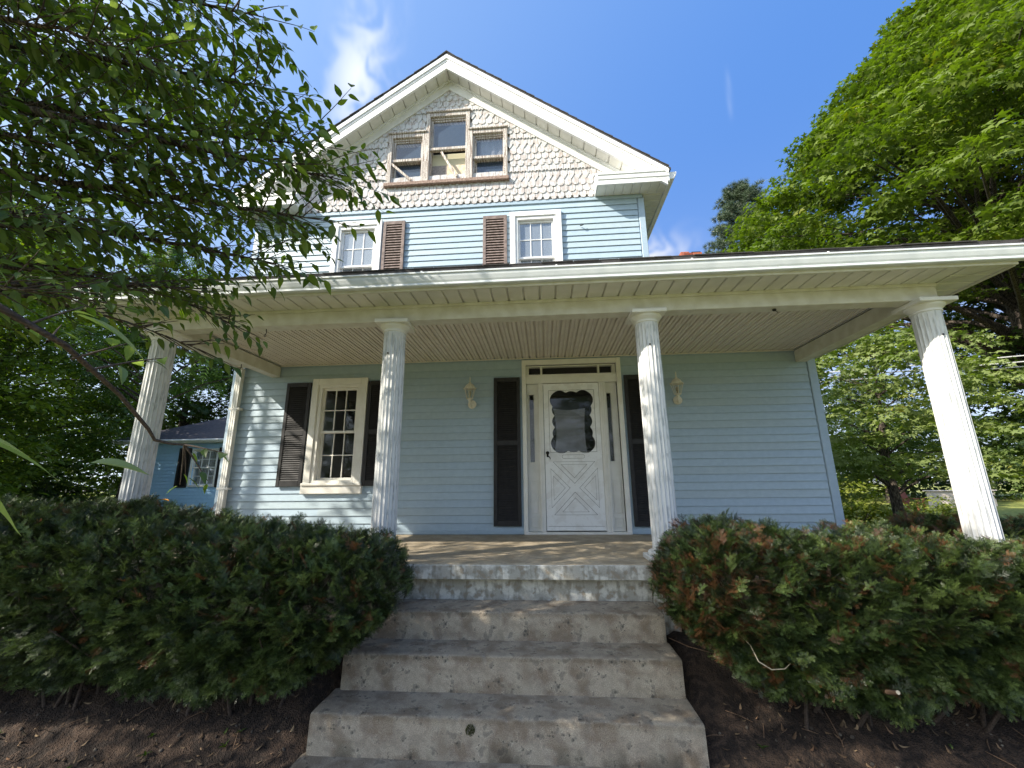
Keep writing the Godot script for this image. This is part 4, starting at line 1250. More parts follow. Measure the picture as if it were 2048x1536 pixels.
	wn.lathe([Vector2(0.0, 0.0), Vector2(0.016, -0.002), Vector2(0.020, -0.010), Vector2(0.012, -0.020), Vector2(0.0, -0.024)], 9, Transform3D(Basis.IDENTITY, Vector3(2.66, 2.279, 1.97)))
	wn.tube(PackedVector3Array([Vector3(2.66, 2.262, 1.97), Vector3(2.675, 2.25, 1.98), Vector3(2.68, 2.235, 1.98)]), PackedFloat32Array([0.005, 0.004, 0.003]), 5)
	tag(put(self, "hook_stub", wn.mesh(), M.iron), "small dark hook stub under the front beam between the two right columns", "hook")

func MeshBox(lo: Vector3, hi: Vector3) -> ArrayMesh:
	var b := MB.new()
	b.box(lo, hi, 0.0)
	return b.mesh()

func slab(b: MB, p: Array, th: float) -> void:
	var nn: Vector3 = (p[1] - p[0]).cross(p[2] - p[0]).normalized()
	if nn.y < 0: nn = -nn
	var c := Vector3.ZERO
	for q in p: c += q / p.size()
	c += nn * th / 2
	for i in range(1, p.size() - 1):
		b.tri_o(p[0] + nn * th, p[i] + nn * th, p[i + 1] + nn * th, c); b.tri_o(p[0], p[i], p[i + 1], c)
	for i in p.size():
		var q: Vector3 = p[i]; var r: Vector3 = p[(i + 1) % p.size()]
		b.quad_o(q, r, r + nn * th, q + nn * th, c)

func downspouts() -> void:
	var b := MB.new()
	b.box(Vector3(-4.265, -0.7, 0.03), Vector3(-4.165, 2.43, 0.10), 0.010)
	for i in 3: b.box(Vector3(-4.25 + 0.034 * i, -0.7, 0.0995), Vector3(-4.236 + 0.034 * i, 2.42, 0.104), 0.003)
	var o := put(house, "downspout", b.mesh(), M.cream)
	for y in [1.78, 0.62]: bx(o, "strap", M.cream, Vector3(-4.29, y, 0.018), Vector3(-4.125, y + 0.03, 0.107), 0.002)

func chimney() -> void:
	var c := Vector3(3.80, 0, -3.0)
	var st := MB.new()
	st.box(Vector3(c.x - 0.20, 2.4, c.z - 0.20), Vector3(c.x + 0.20, 5.60, c.z + 0.20))
	var ch := put(house, "chimney", st.mesh(), M.mortar)
	var br := MB.new()
	br.box(Vector3(-0.098, 0, -0.045), Vector3(0.098, 0.06, 0.045), 0.006)
	var bm := br.mesh()
	for row in 12:
		var y := 4.84 + row * 0.070
		var out := 0.205 + (0.03 if row > 8 else 0.0)
		for side in 4:
			var t := Basis(Vector3.UP, side * PI / 2)
			for i in 2 if row < 11 else (2 if side < 2 else 1):
				var o := (-0.11 if row % 2 == 0 else -0.06) + i * 0.206
				put(ch, "brick", bm, M.brick[rng.randi() % 3], Vector3(c.x, y, c.z) + t * Vector3(o, 0, out - 0.045 + rr(-0.004, 0.006)), t * Basis(Vector3.UP, rr(-0.03, 0.03)))
	bx(ch, "flue_liner", M.brick[1], Vector3(c.x - 0.17, 5.68, c.z - 0.10), Vector3(c.x + 0.02, 5.78, c.z + 0.10), 0.01)
	bx(ch, "cap_slab", M.black, Vector3(c.x + 0.03, 5.685, c.z - 0.2), Vector3(c.x + 0.23, 5.71, c.z + 0.2), 0.004)

# ---------------------------------------------------------------- wall lanterns
func lantern(at: Vector3, label: String) -> Node3D:
	var o := thing("wall_lantern", label, "lantern", at, "white lanterns on either side of the door")
	var b := MB.new()
	b.lathe([Vector2(0.0, 0.0), Vector2(0.062, 0.0), Vector2(0.062, 0.008), Vector2(0.050, 0.016), Vector2(0.030, 0.022), Vector2(0.0, 0.026)], 20, Transform3D(Basis(Vector3.RIGHT, PI / 2), Vector3(0.02, 0.0, 0.012)))
	put(o, "back_plate", b.mesh(), M.lantern, at)
	var arm := MB.new()
	arm.tube(PackedVector3Array([Vector3(0.02, -0.02, 0.03), Vector3(0.012, -0.035, 0.06), Vector3(0.0, -0.03, 0.095), Vector3(0.0, 0.0, 0.11), Vector3(0.0, 0.05, 0.11)]), PackedFloat32Array([0.012, 0.013, 0.014, 0.016, 0.022]), 8)
	put(o, "arm", arm.mesh(), M.lantern, at)
	var c := Vector3(0.0, 0.0, 0.11)
	var cage := MB.new()
	cage.lathe([Vector2(0.0, 0.05), Vector2(0.026, 0.05), Vector2(0.045, 0.062), Vector2(0.050, 0.070), Vector2(0.0, 0.070)], 6, Transform3D(Basis.IDENTITY, c))
	for i in 6:
		var a := TAU * (i + 0.5) / 6
		var d := Vector3(cos(a), 0, sin(a))
		cage.tube(PackedVector3Array([c + d * 0.044 + Vector3(0, 0.068, 0), c + d * 0.062 + Vector3(0, 0.14, 0), c + d * 0.084 + Vector3(0, 0.215, 0)]), PackedFloat32Array([0.0045, 0.0045, 0.005]), 5)
	put(o, "cage", cage.mesh(), M.lantern, at)
	var roof := MB.new()
	roof.lathe([Vector2(0.0, 0.212), Vector2(0.098, 0.210), Vector2(0.098, 0.222), Vector2(0.074, 0.226), Vector2(0.070, 0.245), Vector2(0.056, 0.270), Vector2(0.030, 0.288), Vector2(0.018, 0.292), Vector2(0.020, 0.300), Vector2(0.013, 0.310), Vector2(0.0, 0.312)], 6, Transform3D(Basis.IDENTITY, c))
	put(o, "roof", roof.mesh(), M.lantern, at)
	var fin := MB.new()
	fin.lathe([Vector2(0.008, 0.310), Vector2(0.007, 0.325), Vector2(0.011, 0.332), Vector2(0.006, 0.340), Vector2(0.009, 0.360), Vector2(0.0, 0.395)], 10, Transform3D(Basis.IDENTITY, c))
	put(o, "finial", fin.mesh(), M.lantern, at)
	var gl := MB.new()
	gl.lathe([Vector2(0.041, 0.072), Vector2(0.058, 0.14), Vector2(0.079, 0.21)], 6, Transform3D(Basis.IDENTITY, c))
	put(o, "glass", gl.mesh(), M.clear_glass, at)
	var bl := MB.new()
	bl.lathe([Vector2(0.010, 0.07), Vector2(0.012, 0.10), Vector2(0.022, 0.125), Vector2(0.024, 0.15), Vector2(0.012, 0.175), Vector2(0.0, 0.18)], 10, Transform3D(Basis.IDENTITY, c))
	put(o, "bulb", bl.mesh(), M.bulb, at)
	return o

# ---------------------------------------------------------------- ground, stairs
var bump := FastNoiseLite.new()

func ground_y(x: float, z: float) -> float:
	# a bank under the hedges, falling to the level where one stands
	var h := lerpf(-0.50, -0.80, ss(2.25, 2.85, z))
	h = lerpf(h, -0.965, ss(2.72, 3.15, z))
	h = lerpf(h, -0.62, ss(1.9, 0.6, z))
	var side := ss(5.4, 8.5, absf(x + 0.3))
	h = lerpf(h, -0.95, side)
	var st := ss(1.30, 0.95, absf(x - 0.09))    # the stair sits in a cut
	h = lerpf(h, minf(h, -0.97), st)
	return h + 0.022 * bump.get_noise_2d(x * 6, z * 6) + 0.010 * bump.get_noise_2d(x * 25, z * 25)

func build_ground() -> void:
	bump.seed = 3
	bump.frequency = 0.5
	var g := MB.new()
	var xs := PackedFloat32Array(); var zs := PackedFloat32Array()
	for v in [-170.0, -120.0, -80.0, -50.0, -30.0, -20.0, -14.0, -10.0, -8.6, -7.0, 7.0, 8.6, 11.0, 14.0, 18.0, 24.0, 32.0, 45.0, 70.0, 110.0, 170.0]: xs.append(v)
	for v in [-170.0, -110.0, -70.0, -50.0, -35.0, -26.0, -20.0, -15.0, -11.0, -8.0, -5.0, -2.5, 0.3, 1.0, 3.0, 5.0, 9.0, 14.0, 30.0, 90.0]: zs.append(v)
	var gy := func(x: float, z: float) -> float:
		if absf(x) <= 7.0 and z >= 0.3 and z <= 3.0: return -1.25
		return -0.97 + 0.10 * sin(x * 0.13) * sin(z * 0.11) * ss(6.0, 20.0, Vector2(x, z).length()) + 0.5 * ss(28.0, 60.0, Vector2(x, z).length()) * absf(sin(x * 0.03 + 1.0))
	for i in xs.size() - 1:
		for j in zs.size() - 1:
			g.quad_o(Vector3(xs[i], gy.call(xs[i], zs[j]), zs[j]), Vector3(xs[i + 1], gy.call(xs[i + 1], zs[j]), zs[j]), Vector3(xs[i + 1], gy.call(xs[i + 1], zs[j + 1]), zs[j + 1]), Vector3(xs[i], gy.call(xs[i], zs[j + 1]), zs[j + 1]), Vector3(xs[i], -50, zs[j]))
	structure(put(self, "ground", g.mesh(), M.lawn))
	# unseen street side, added so sunlit paving bounces light onto the porch
	structure(put(self, "bounce_sidewalk", MeshBox(Vector3(-60, -1.1, 9.3), Vector3(60, -0.90, 11.0)), M.concrete[3]))
	structure(put(self, "bounce_road", MeshBox(Vector3(-80, -1.2, 12.6), Vector3(80, -0.94, 19.5)), M.asphalt))
	# bed of bare soil round the stair
	var s := MB.new()
	var nx := 250; var nz := 76
	var x0 := -8.7; var x1 := 8.7; var z0 := -0.2; var z1 := 5.2
	var hts := []
	for j in nz + 1:
		var row := PackedFloat32Array()
		var z := lerpf(z0, z1, float(j) / nz)
		for i in nx + 1:
			row.append(ground_y(lerpf(x0, x1, float(i) / nx), z))
		hts.append(row)
	var P := func(i: int, j: int) -> Array:
		var p := Vector3(lerpf(x0, x1, float(i) / nx), hts[j][i], lerpf(z0, z1, float(j) / nz))
		var dx: float = (hts[j][mini(i + 1, nx)] - hts[j][maxi(i - 1, 0)]) / (2 * (x1 - x0) / nx); var dz: float = (hts[mini(j + 1, nz)][i] - hts[maxi(j - 1, 0)][i]) / (2 * (z1 - z0) / nz)
		return [p, Vector3(-dx, 1, -dz).normalized()]
	for j in nz:
		for i in nx:
			var a = P.call(i, j); var b = P.call(i + 1, j); var c = P.call(i + 1, j + 1); var d = P.call(i, j + 1)
			s._smooth(a, b, c); s._smooth(a, c, d)
	structure(put(self, "soil_bed", s.mesh(), M.soil))

func step_mesh(xl: float, xr: float, top: float, bot: float, zb: float, zf: float, sd: int) -> ArrayMesh:
	var b := MB.new()
	var nf := FastNoiseLite.new(); nf.seed = sd; nf.frequency = 3.0; nf.fractal_octaves = 4; nf.fractal_type = FastNoiseLite.FRACTAL_FBM
	var n := 150
	var prof := []
	for i in 8: prof.append([lerpf(zb, zf - 0.05, i / 7.0), top, 0.0])
	for a in [[-0.020, 0.0], [-0.010, -0.002], [-0.003, -0.007], [0.0, -0.015]]: prof.append([zf + a[0], top + a[1], 1.0])
	prof.append([zf - 0.001, top - 0.030, 0.6]); prof.append([zf + 0.001, top - 0.042, 0.3])
	for i in 12: prof.append([zf + 0.003 + 0.012 * i / 11.0, lerpf(top - 0.06, bot - 0.12, i / 11.0), 0.0])
	var G := []
	for i in n + 1:
		var x := lerpf(xl, xr, float(i) / n)
		var endk := 1.0 - minf(1.0, minf(i, n - i) / 2.0)
		var row := PackedVector3Array()
		for q in prof:
			var chip: float = maxf(0.0, nf.get_noise_2d(x * 4.0, 7.0 + sd) - 0.22) * 0.035 * q[2]
			var dn := nf.get_noise_3d(x * 2.0, q[1] * 3.0, q[0] * 3.0) * 0.0035
			row.append(Vector3(x + endk * 0.006 * signf(xl + xr - 2 * x), q[1] + dn * 0.6 - chip - endk * 0.006, q[0] + dn - chip * 0.8 - endk * 0.006))
		G.append(row)
	var m := prof.size()
	var N := func(i: int, j: int) -> Vector3:
		var u: Vector3 = G[mini(i + 1, n)][j] - G[maxi(i - 1, 0)][j]
		var v: Vector3 = G[i][mini(j + 1, m - 1)] - G[i][maxi(j - 1, 0)]
		var nn := v.cross(u).normalized()
		if nn.y + nn.z < 0: nn = -nn
		return nn
	for i in n:
		for j in m - 1:
			b._smooth([G[i][j], N.call(i, j)], [G[i + 1][j], N.call(i + 1, j)], [G[i + 1][j + 1], N.call(i + 1, j + 1)])
			b._smooth([G[i][j], N.call(i, j)], [G[i + 1][j + 1], N.call(i + 1, j + 1)], [G[i][j + 1], N.call(i, j + 1)])
	for i in [0, n]:
		var c := Vector3((xl + xr) / 2, top - 0.1, (zb + zf) / 2)
		for j in m - 1:
			b.tri_o(Vector3(G[i][0].x, bot - 0.12, zb), G[i][j], G[i][j + 1], c)
	# trodden, dirtier treads, cleaner risers, mildew creeping up from the foot of the lowest one
	b.use_col = true
	for q in b.v:
		var t := ss(top - 0.035, top - 0.008, q.y)
		var wv := nf.get_noise_3d(q.x * 1.3, q.y * 4.0, q.z * 2.0)
		var k := lerpf(1.12 + 0.10 * wv, 0.80 + 0.10 * wv, t)
		var tint := Color(k, k * 0.985, k * 0.96) if t > 0.02 and t < 0.98 else Color(k, k, k * 0.985)
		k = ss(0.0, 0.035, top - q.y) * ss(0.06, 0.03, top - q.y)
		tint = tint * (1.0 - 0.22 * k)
		var foot := ss(bot + 0.11, bot - 0.01, q.y + 0.05 * nf.get_noise_2d(q.x * 2.5, 3.0)) * ss(-0.25, 0.30, nf.get_noise_2d(q.x * 1.2, 9.0) + (0.12 if q.x > 0.0 else -0.05)) * (1.0 if sd == 3 else 0.35)
		tint = tint.lerp(Color(0.24, 0.235, 0.215), 0.75 * foot)
		tint.a = 1.0
		b.c.append(tint)
	return b.mesh()

func build_steps() -> void:
	var st := thing("concrete_steps", "weathered concrete steps climbing to the porch between two hedges", "steps", Vector3(0.1, -0.93, 2.6))
	put(st, "step", step_mesh(-1.011, 1.264, -0.292, -0.489, 2.09, 2.423, 1), M.concrete[0])
	put(st, "step", step_mesh(-1.051, 1.281, -0.487, -0.706, 2.40, 2.718, 2), M.concrete[1])
	put(st, "step", step_mesh(-1.096, 1.291, -0.710, -0.925, 2.70, 3.026, 3), M.concrete[2])
	var wk := structure(put(self, "walkway", step_mesh(-1.13, 1.10, -0.930, -1.1, 2.9, 7.6, 4), M.concrete[3]))
	# moss tuft and lichen grown on the lowest riser
	var ms := MB.new()
	var mx := []; var mc := PackedColorArray()
	for i in 260:
		var a := rr(0, TAU); var r := sqrt(rng.randf()) * 0.028
		mx.append(Transform3D(Basis(Vector3(rr(-1, 1), 0, rr(-1, 1)).normalized(), rr(0, 1.2)) * Basis.from_scale(Vector3.ONE * rr(0.006, 0.013)), Vector3(-0.085 + r * cos(a), -0.775 + r * sin(a) * 1.1, 3.034)))
		mc.append(Color(0.07, 0.075, 0.025) * rr(0.6, 1.4))
	tag(many(self, "moss_tuft", leaf_mesh(0.4, 2, 0.1, 0.2), M.leaf, mx, mc), "small olive moss tuft on the lowest step riser", "moss")

# ---------------------------------------------------------------- plants
# a leaf along +y, its upper face +z; folded on the midrib, tip bent down
func leaf_mesh(width: float, segs: int, fold: float, droop: float, jag := 0.0) -> ArrayMesh:
	var b := MB.new()
	var mid := []; var lf := []; var rt := []
	for i in segs + 1:
		var t := float(i) / segs
		var w := width * 0.5 * pow(sin(PI * pow(t, 0.72)), 0.9) * (1.0 - 0.25 * t)
		if i == 0: w = 0.012
		if jag > 0 and i > 0 and i < segs: w *= 1.0 + jag * (1 if i % 2 == 0 else -1)
		var z := -droop * t * t
		mid.append(Vector3(0, t, z)); lf.append(Vector3(-w, t - 0.02 * t, z + fold * w)); rt.append(Vector3(w, t - 0.02 * t, z + fold * w))
	for i in segs:
		b.quad(mid[i], mid[i + 1], lf[i + 1], lf[i]) if i < segs - 1 else b.tri(mid[i], mid[i + 1], lf[i])
		b.quad(mid[i], rt[i], rt[i + 1], mid[i + 1]) if i < segs - 1 else b.tri(mid[i], rt[i], mid[i + 1])
	return b.mesh()

func add_copy(b: MB, m: ArrayMesh, t: Transform3D) -> void:
	var a := m.surface_get_arrays(0)
	var vv: PackedVector3Array = a[Mesh.ARRAY_VERTEX]; var nn: PackedVector3Array = a[Mesh.ARRAY_NORMAL]
	var nb := t.basis.orthonormalized()
	for i in vv.size(): b.vert(t * vv[i], nb * nn[i])

func maple_leaf() -> ArrayMesh:
	var b := MB.new()
	var tips := [[-150.0, 0.30], [-125.0, 0.52], [-100.0, 0.34], [-62.0, 0.80], [-34.0, 0.40], [0.0, 1.0], [34.0, 0.40], [62.0, 0.80], [100.0, 0.34], [125.0, 0.52], [150.0, 0.30]]
	var c := Vector3(0, 0.12, 0.03)
	var p := []
	for q in tips:
		var a := deg_to_rad(q[0])
		p.append(Vector3(sin(a) * q[1] * 0.62, 0.12 + cos(a) * q[1] * 0.62, -0.10 * q[1] * q[1]))
	for i in p.size() - 1: b.tri(c, p[i + 1], p[i])
	return b.mesh()

# a handful of leaves round a twig end: radius about one
func cluster(leaf: ArrayMesh, n: int, size: float, flat: float, sd: int) -> ArrayMesh:
	var r := RandomNumberGenerator.new(); r.seed = sd
	var b := MB.new()
	for i in n:
		var a := TAU * (i * 0.618 + r.randf() * 0.15)
		var rad := sqrt((i + 0.5) / n) * 0.85
		var p := Vector3(cos(a) * rad, r.randf_range(-0.45, 0.35) * flat - 0.35 * rad * rad * flat, sin(a) * rad)
		var out := Vector3(cos(a), r.randf_range(-0.75, 0.05), sin(a)).normalized()
		var up := (Vector3.UP + Vector3(r.randf_range(-0.6, 0.6), 0, r.randf_range(-0.6, 0.6)) + out * 0.45).normalized()
		var x := out.cross(up).normalized()
		up = x.cross(out).normalized()
		add_copy(b, leaf, Transform3D(Basis(x, out, up).scaled(Vector3.ONE * size * r.randf_range(0.75, 1.2)), p))
	return b.mesh()

func frond(n: int) -> ArrayMesh:
	var b := MB.new()
	var lf := leaf_mesh(0.36, 4, 0.15, 0.25)
	for i in n:
		var t := (i + 1.0) / (n + 1)
		var z := -0.30 * t * t
		for s in [-1.0, 1.0]:
			var out := Vector3(s, 0.45, -0.25).normalized()
			var x := out.cross(Vector3(0, 0, 1)).normalized()
			add_copy(b, lf, Transform3D(Basis(x, out, x.cross(out)).scaled(Vector3.ONE * 0.30 * (1.15 - 0.5 * t)), Vector3(0, t, z)))
	add_copy(b, lf, Transform3D(Basis.from_scale(Vector3.ONE * 0.25), Vector3(0, 0.95, -0.28)))
	b.tube(PackedVector3Array([Vector3.ZERO, Vector3(0, 0.5, -0.08), Vector3(0, 1.0, -0.30)]), PackedFloat32Array([0.008, 0.006, 0.003]), 3)
	return b.mesh()

# yew spray along +y: a stem with side twigs, needles in two loose rows
func yew_needles(b: MB, r: RandomNumberGenerator, p0: Vector3, d: Vector3, up: Vector3, len: float, pairs: int, nl: float) -> void:
	var sd := d.cross(up).normalized()
	for i in pairs:
		var t := (i + 0.6) / pairs
		var p := p0 + d * len * t - up * 0.10 * len * t * t
		for s in [-1.0, 1.0]:
			var l := nl * r.randf_range(0.8, 1.15) * (1.0 - 0.4 * pow(t, 4))
			var nd: Vector3 = (sd * s * r.randf_range(0.7, 1.0) + d * (r.randf_range(0.3, 0.75) + 0.7 * pow(t, 5)) + up * r.randf_range(-0.15, 0.5)).normalized()
			var w := nd.cross(up).normalized() * nl * 0.075
			var e := p + nd * l
			b.tri(p - w * 0.6, p + w * 0.6, e - nd * l * 0.25 + w); b.tri(p - w * 0.6, e - nd * l * 0.25 + w, e); b.tri(p - w * 0.6, e, e - nd * l * 0.25 - w)
	b.tube(PackedVector3Array([p0, p0 + d * len - up * 0.10 * len]), PackedFloat32Array([0.011, 0.004]), 3)

func yew_spray(sd: int, pairs: int) -> ArrayMesh:
	var r := RandomNumberGenerator.new(); r.seed = sd
	var b := MB.new()
	yew_needles(b, r, Vector3.ZERO, Vector3.UP, Vector3(0, 0, 1), 1.0, pairs, 0.125)
	for k in 5:
		var t := 0.16 + 0.14 * k
		var s := 1.0 if k % 2 == 0 else -1.0
		var d := Vector3(s * r.randf_range(0.6, 1.0), r.randf_range(0.6, 1.0), r.randf_range(-0.35, 0.5)).normalized()
		var up := (Vector3(0, 0, 1) + Vector3(r.randf_range(-0.5, 0.5), 0, 0)).normalized()
		up = (up - d * up.dot(d)).normalized()
		yew_needles(b, r, Vector3(0, t, -0.10 * t * t), d, up, r.randf_range(0.34, 0.52) * (1.1 - 0.5 * t), 8, 0.125)
	return b.mesh()

func basis_y(dir: Vector3, up_hint: Vector3, sc: float) -> Basis:
	var y := dir.normalized()
	var x := y.cross(up_hint)
	if x.length() < 0.05: x = y.cross(Vector3(0.7, 0.2, 0.6))
	x = x.normalized()
	return Basis(x * sc, y * sc, x.cross(y) * sc)

# walk along the clipped outline of a hedge, low front to back: (z, y) in units of its half depth and half height
func HULL(u: float) -> Vector2:
	var P := [Vector2(0.10, -1.0), Vector2(0.62, -0.98), Vector2(0.95, -0.55), Vector2(1.0, 0.0), Vector2(0.97, 0.55), Vector2(0.78, 0.93), Vector2(0.2, 1.0), Vector2(-0.6, 0.98), Vector2(-0.95, 0.70), Vector2(-1.0, 0.2)]
	var W := [0.5, 0.62, 0.62, 0.62, 0.5, 0.55, 0.55, 0.3, 0.25]
	var tot := 0.0
	for w in W: tot += w
	var t := u * tot
	for i in W.size():
		if t < W[i]: return P[i].lerp(P[i + 1], t / W[i])
		t -= W[i]
	return P[9]

func spow(v: float, e: float) -> float: return signf(v) * pow(absf(v), e)

# a clipped yew hedge lying along x; tops(x) gives its height
func hedge(called: String, label: String, xa: float, xb: float, zc: float, rz: float, low: float, tops: Callable, count: int, brown: float, sd: int, size := 1.0, round_a := 0.0, round_b := 0.0) -> Node3D:
	rng.seed = sd
	var o := thing(called, label, "hedge", Vector3((xa + xb) / 2, low - 0.2, zc))
	var nf := FastNoiseLite.new(); nf.seed = sd; nf.frequency = 1.1; nf.fractal_octaves = 3; nf.fractal_type = FastNoiseLite.FRACTAL_FBM
	var bf := FastNoiseLite.new(); bf.seed = sd + 7; bf.frequency = 1.6
	var sets := [[], [], []]
	var cols := [PackedColorArray(), PackedColorArray(), PackedColorArray()]
	var deadx := []; var deadc := PackedColorArray()
	for i in count:
		var x := lerpf(xa, xb, rng.randf())
		var hull := HULL(rng.randf())
		var a := atan2(hull.y, hull.x)
		var top: float = tops.call(x)
		var yc := (top + low) / 2; var ry := (top - low) / 2
		var k := 1.0
		if round_a > 0 and x - xa < round_a: k = sqrt(maxf(0.0, 1.0 - pow(1.0 - (x - xa) / round_a, 2.4)))
		if round_b > 0 and xb - x < round_b: k = sqrt(maxf(0.0, 1.0 - pow(1.0 - (xb - x) / round_b, 2.4)))
		var nz := Vector3(0, hull.y, hull.x)
		var bulge := 1.0 + 0.22 * nf.get_noise_3d(x * 1.6, sin(a) * 1.5, cos(a) * 1.5)
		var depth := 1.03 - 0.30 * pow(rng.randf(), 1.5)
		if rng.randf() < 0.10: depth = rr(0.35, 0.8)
		# the belly hangs over: underside pulls back towards the stems
		var under := clampf(-sin(a), 0, 1) * 0.30
		var p := Vector3(x, yc + ry * k * nz.y * bulge * depth, zc + rz * (0.35 + 0.65 * k) * nz.z * bulge * depth * (1.0 - under))
		if round_a > 0 and k < 1.0 and x - xa < round_a: p.x += 0.0
		var outw := Vector3(0, nz.y * 1.1, nz.z)
		if x - xa < round_a: outw.x -= 1.3 * (1.0 - (x - xa) / round_a)
		if xb - x < round_b: outw.x += 1.3 * (1.0 - (xb - x) / round_b)
		# the lower end of a hedge is drawn in beside the stair
		var lowk := clampf((yc - p.y) / ry, 0, 1)
		if round_a > 0: p.x += lowk * 0.42 * clampf(1.0 - (x - xa) / 1.2, 0, 1)
		if round_b > 0: p.x -= lowk * 0.42 * clampf(1.0 - (xb - x) / 1.2, 0, 1)
		var dir := (outw.normalized() * 0.8 + Vector3(rr(-1.0, 1.0), rr(-0.25, 0.9), rr(-0.7, 0.7))).normalized()
		var sc := rr(0.075, 0.145) * size
		var tf := Transform3D(basis_y(dir, (Vector3.UP + outw * 0.6 + Vector3(rr(-0.4, 0.4), 0, rr(-0.4, 0.4))).normalized(), sc), p - dir * sc * 0.6)
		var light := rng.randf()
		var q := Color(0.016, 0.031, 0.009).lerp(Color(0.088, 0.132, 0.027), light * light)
		if rng.randf() < 0.26 and depth > 0.92: q = Color(0.15, 0.21, 0.055) * rr(0.7, 1.15)  # outermost sprays lightened: new growth, plus highlights put into the colour
		if depth < 0.9: q *= 0.7  # inner sprays darkened: shade of the hedge interior put into their colour
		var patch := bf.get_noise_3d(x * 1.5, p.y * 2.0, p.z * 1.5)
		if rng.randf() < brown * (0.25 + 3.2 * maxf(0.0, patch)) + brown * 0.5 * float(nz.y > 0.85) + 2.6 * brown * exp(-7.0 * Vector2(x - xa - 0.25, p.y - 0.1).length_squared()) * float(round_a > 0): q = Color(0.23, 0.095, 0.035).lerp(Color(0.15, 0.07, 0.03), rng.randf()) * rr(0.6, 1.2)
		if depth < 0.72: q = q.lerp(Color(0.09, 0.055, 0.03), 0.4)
		var w := i % 3
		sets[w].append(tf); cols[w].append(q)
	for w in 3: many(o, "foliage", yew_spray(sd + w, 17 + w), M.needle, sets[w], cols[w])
	# bare brown stems inside
	var br := MB.new()
	var n := int((xb - xa) * 22)
	for i in n:
		var x := lerpf(xa + 0.75, xb - 0.75, rng.randf())
		var top: float = tops.call(x) - 0.12
		var p0 := Vector3(x, low - 0.25, zc - 0.15 + rr(-0.15, 0.25))
		var p2 := Vector3(x + rr(-0.45, 0.45), lerpf(low, top, rr(0.35, 0.9)), zc + rr(-0.8, 0.85) * rz)
		var p1 := p0.lerp(p2, 0.5) + Vector3(rr(-0.1, 0.1), -0.05, rr(-0.1, 0.1))
		br.tube(PackedVector3Array([p0, p1, p2, p2 + (p2 - p1) * 0.3]), PackedFloat32Array([0.013, 0.009, 0.006, 0.002]), 5)
	stuff(put(o, "branches", br.mesh(), M.twig))
	return o

func stub(o: Node3D, p: Vector3, d: Vector3, len: float, r: float) -> void:
	var b := MB.new()
	b.tube(PackedVector3Array([p, p + d * len * 0.6, p + d * len]), PackedFloat32Array([r, r * 0.9, r * 0.85]), 7)
	put(o, "cut_branch", b.mesh(), M.dry_twig)
	var c := MB.new()
	c.lathe([Vector2(r * 0.84, 0.0), Vector2(r * 0.8, 0.002), Vector2(0.0, 0.003)], 7, Transform3D(basis_y(d, Vector3.RIGHT, 1.0), p + d * len))
	put(o, "cut_face", c.mesh(), M.pale_board)

func hedges() -> void:
	var lt := func(x: float) -> float: return lerpf(0.52, 0.30, ss(-3.2, -0.9, x))
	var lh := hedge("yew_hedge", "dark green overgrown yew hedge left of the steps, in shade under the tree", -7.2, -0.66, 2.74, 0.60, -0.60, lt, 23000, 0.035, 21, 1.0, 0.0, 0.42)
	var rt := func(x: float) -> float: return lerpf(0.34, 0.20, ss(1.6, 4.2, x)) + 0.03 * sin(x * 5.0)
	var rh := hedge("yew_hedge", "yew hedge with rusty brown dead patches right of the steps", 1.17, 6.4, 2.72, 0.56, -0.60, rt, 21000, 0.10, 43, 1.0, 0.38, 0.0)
	for q in [[Vector3(1.62, -0.12, 3.12), Vector3(0.05, 1, 0.1), 0.12, 0.011], [Vector3(2.02, 0.05, 3.15), Vector3(0.1, 1, 0.15), 0.13, 0.012], [Vector3(2.35, -0.05, 3.18), Vector3(-0.2, 1, 0.1), 0.14, 0.014], [Vector3(2.42, -0.06, 3.2), Vector3(0.1, 1, 0.2), 0.12, 0.012], [Vector3(1.88, -0.02, 3.16), Vector3(0.02, 1, 0.1), 0.10, 0.009], [Vector3(3.1, 0.0, 3.15), Vector3(0.4, 0.9, 0.2), 0.12, 0.010], [Vector3(2.2, -0.45, 3.2), Vector3(-0.1, 0.4, 1), 0.10, 0.012]]:
		stub(rh, q[0], q[1].normalized(), q[2], q[3])
	var ds := MB.new()
	ds.tube(PackedVector3Array([Vector3(1.50, -0.20, 3.10), Vector3(1.54, -0.25, 3.16), Vector3(1.56, -0.32, 3.19), Vector3(1.62, -0.355, 3.20), Vector3(1.69, -0.35, 3.20), Vector3(1.73, -0.325, 3.19)]), PackedFloat32Array([0.002, 0.0026, 0.003, 0.003, 0.0026, 0.0015]), 5)
	put(rh, "pale_stem", ds.mesh(), M.pale_board)
	# thin bare twigs at the corner beside the stair
	var tw := MB.new()
	rng.seed = 5
	for i in 70:
		var p := Vector3(rr(1.42, 1.7), rr(-0.45, 0.02), rr(2.6, 3.0))
		var d := Vector3(rr(-1, -0.2), rr(0.1, 1.1), rr(-0.2, 0.6)).normalized()
		tw.tube(PackedVector3Array([p, p + d * 0.14 + Vector3(0, 0.01, 0), p + d * 0.26 + Vector3(0, 0.04, 0)]), PackedFloat32Array([0.0035, 0.0025, 0.001]), 4)
	stuff(put(rh, "bare_twigs", tw.mesh(), M.dry_twig))
	var bt := func(x: float) -> float: return 0.22 + 0.03 * sin(x * 3.0)
	hedge("yew_hedge", "dark low hedge running beyond the right corner of the house", 4.55, 8.6, 0.35, 0.55, -0.8, bt, 6500, 0.10, 65, 1.1, 0.3, 0.0)

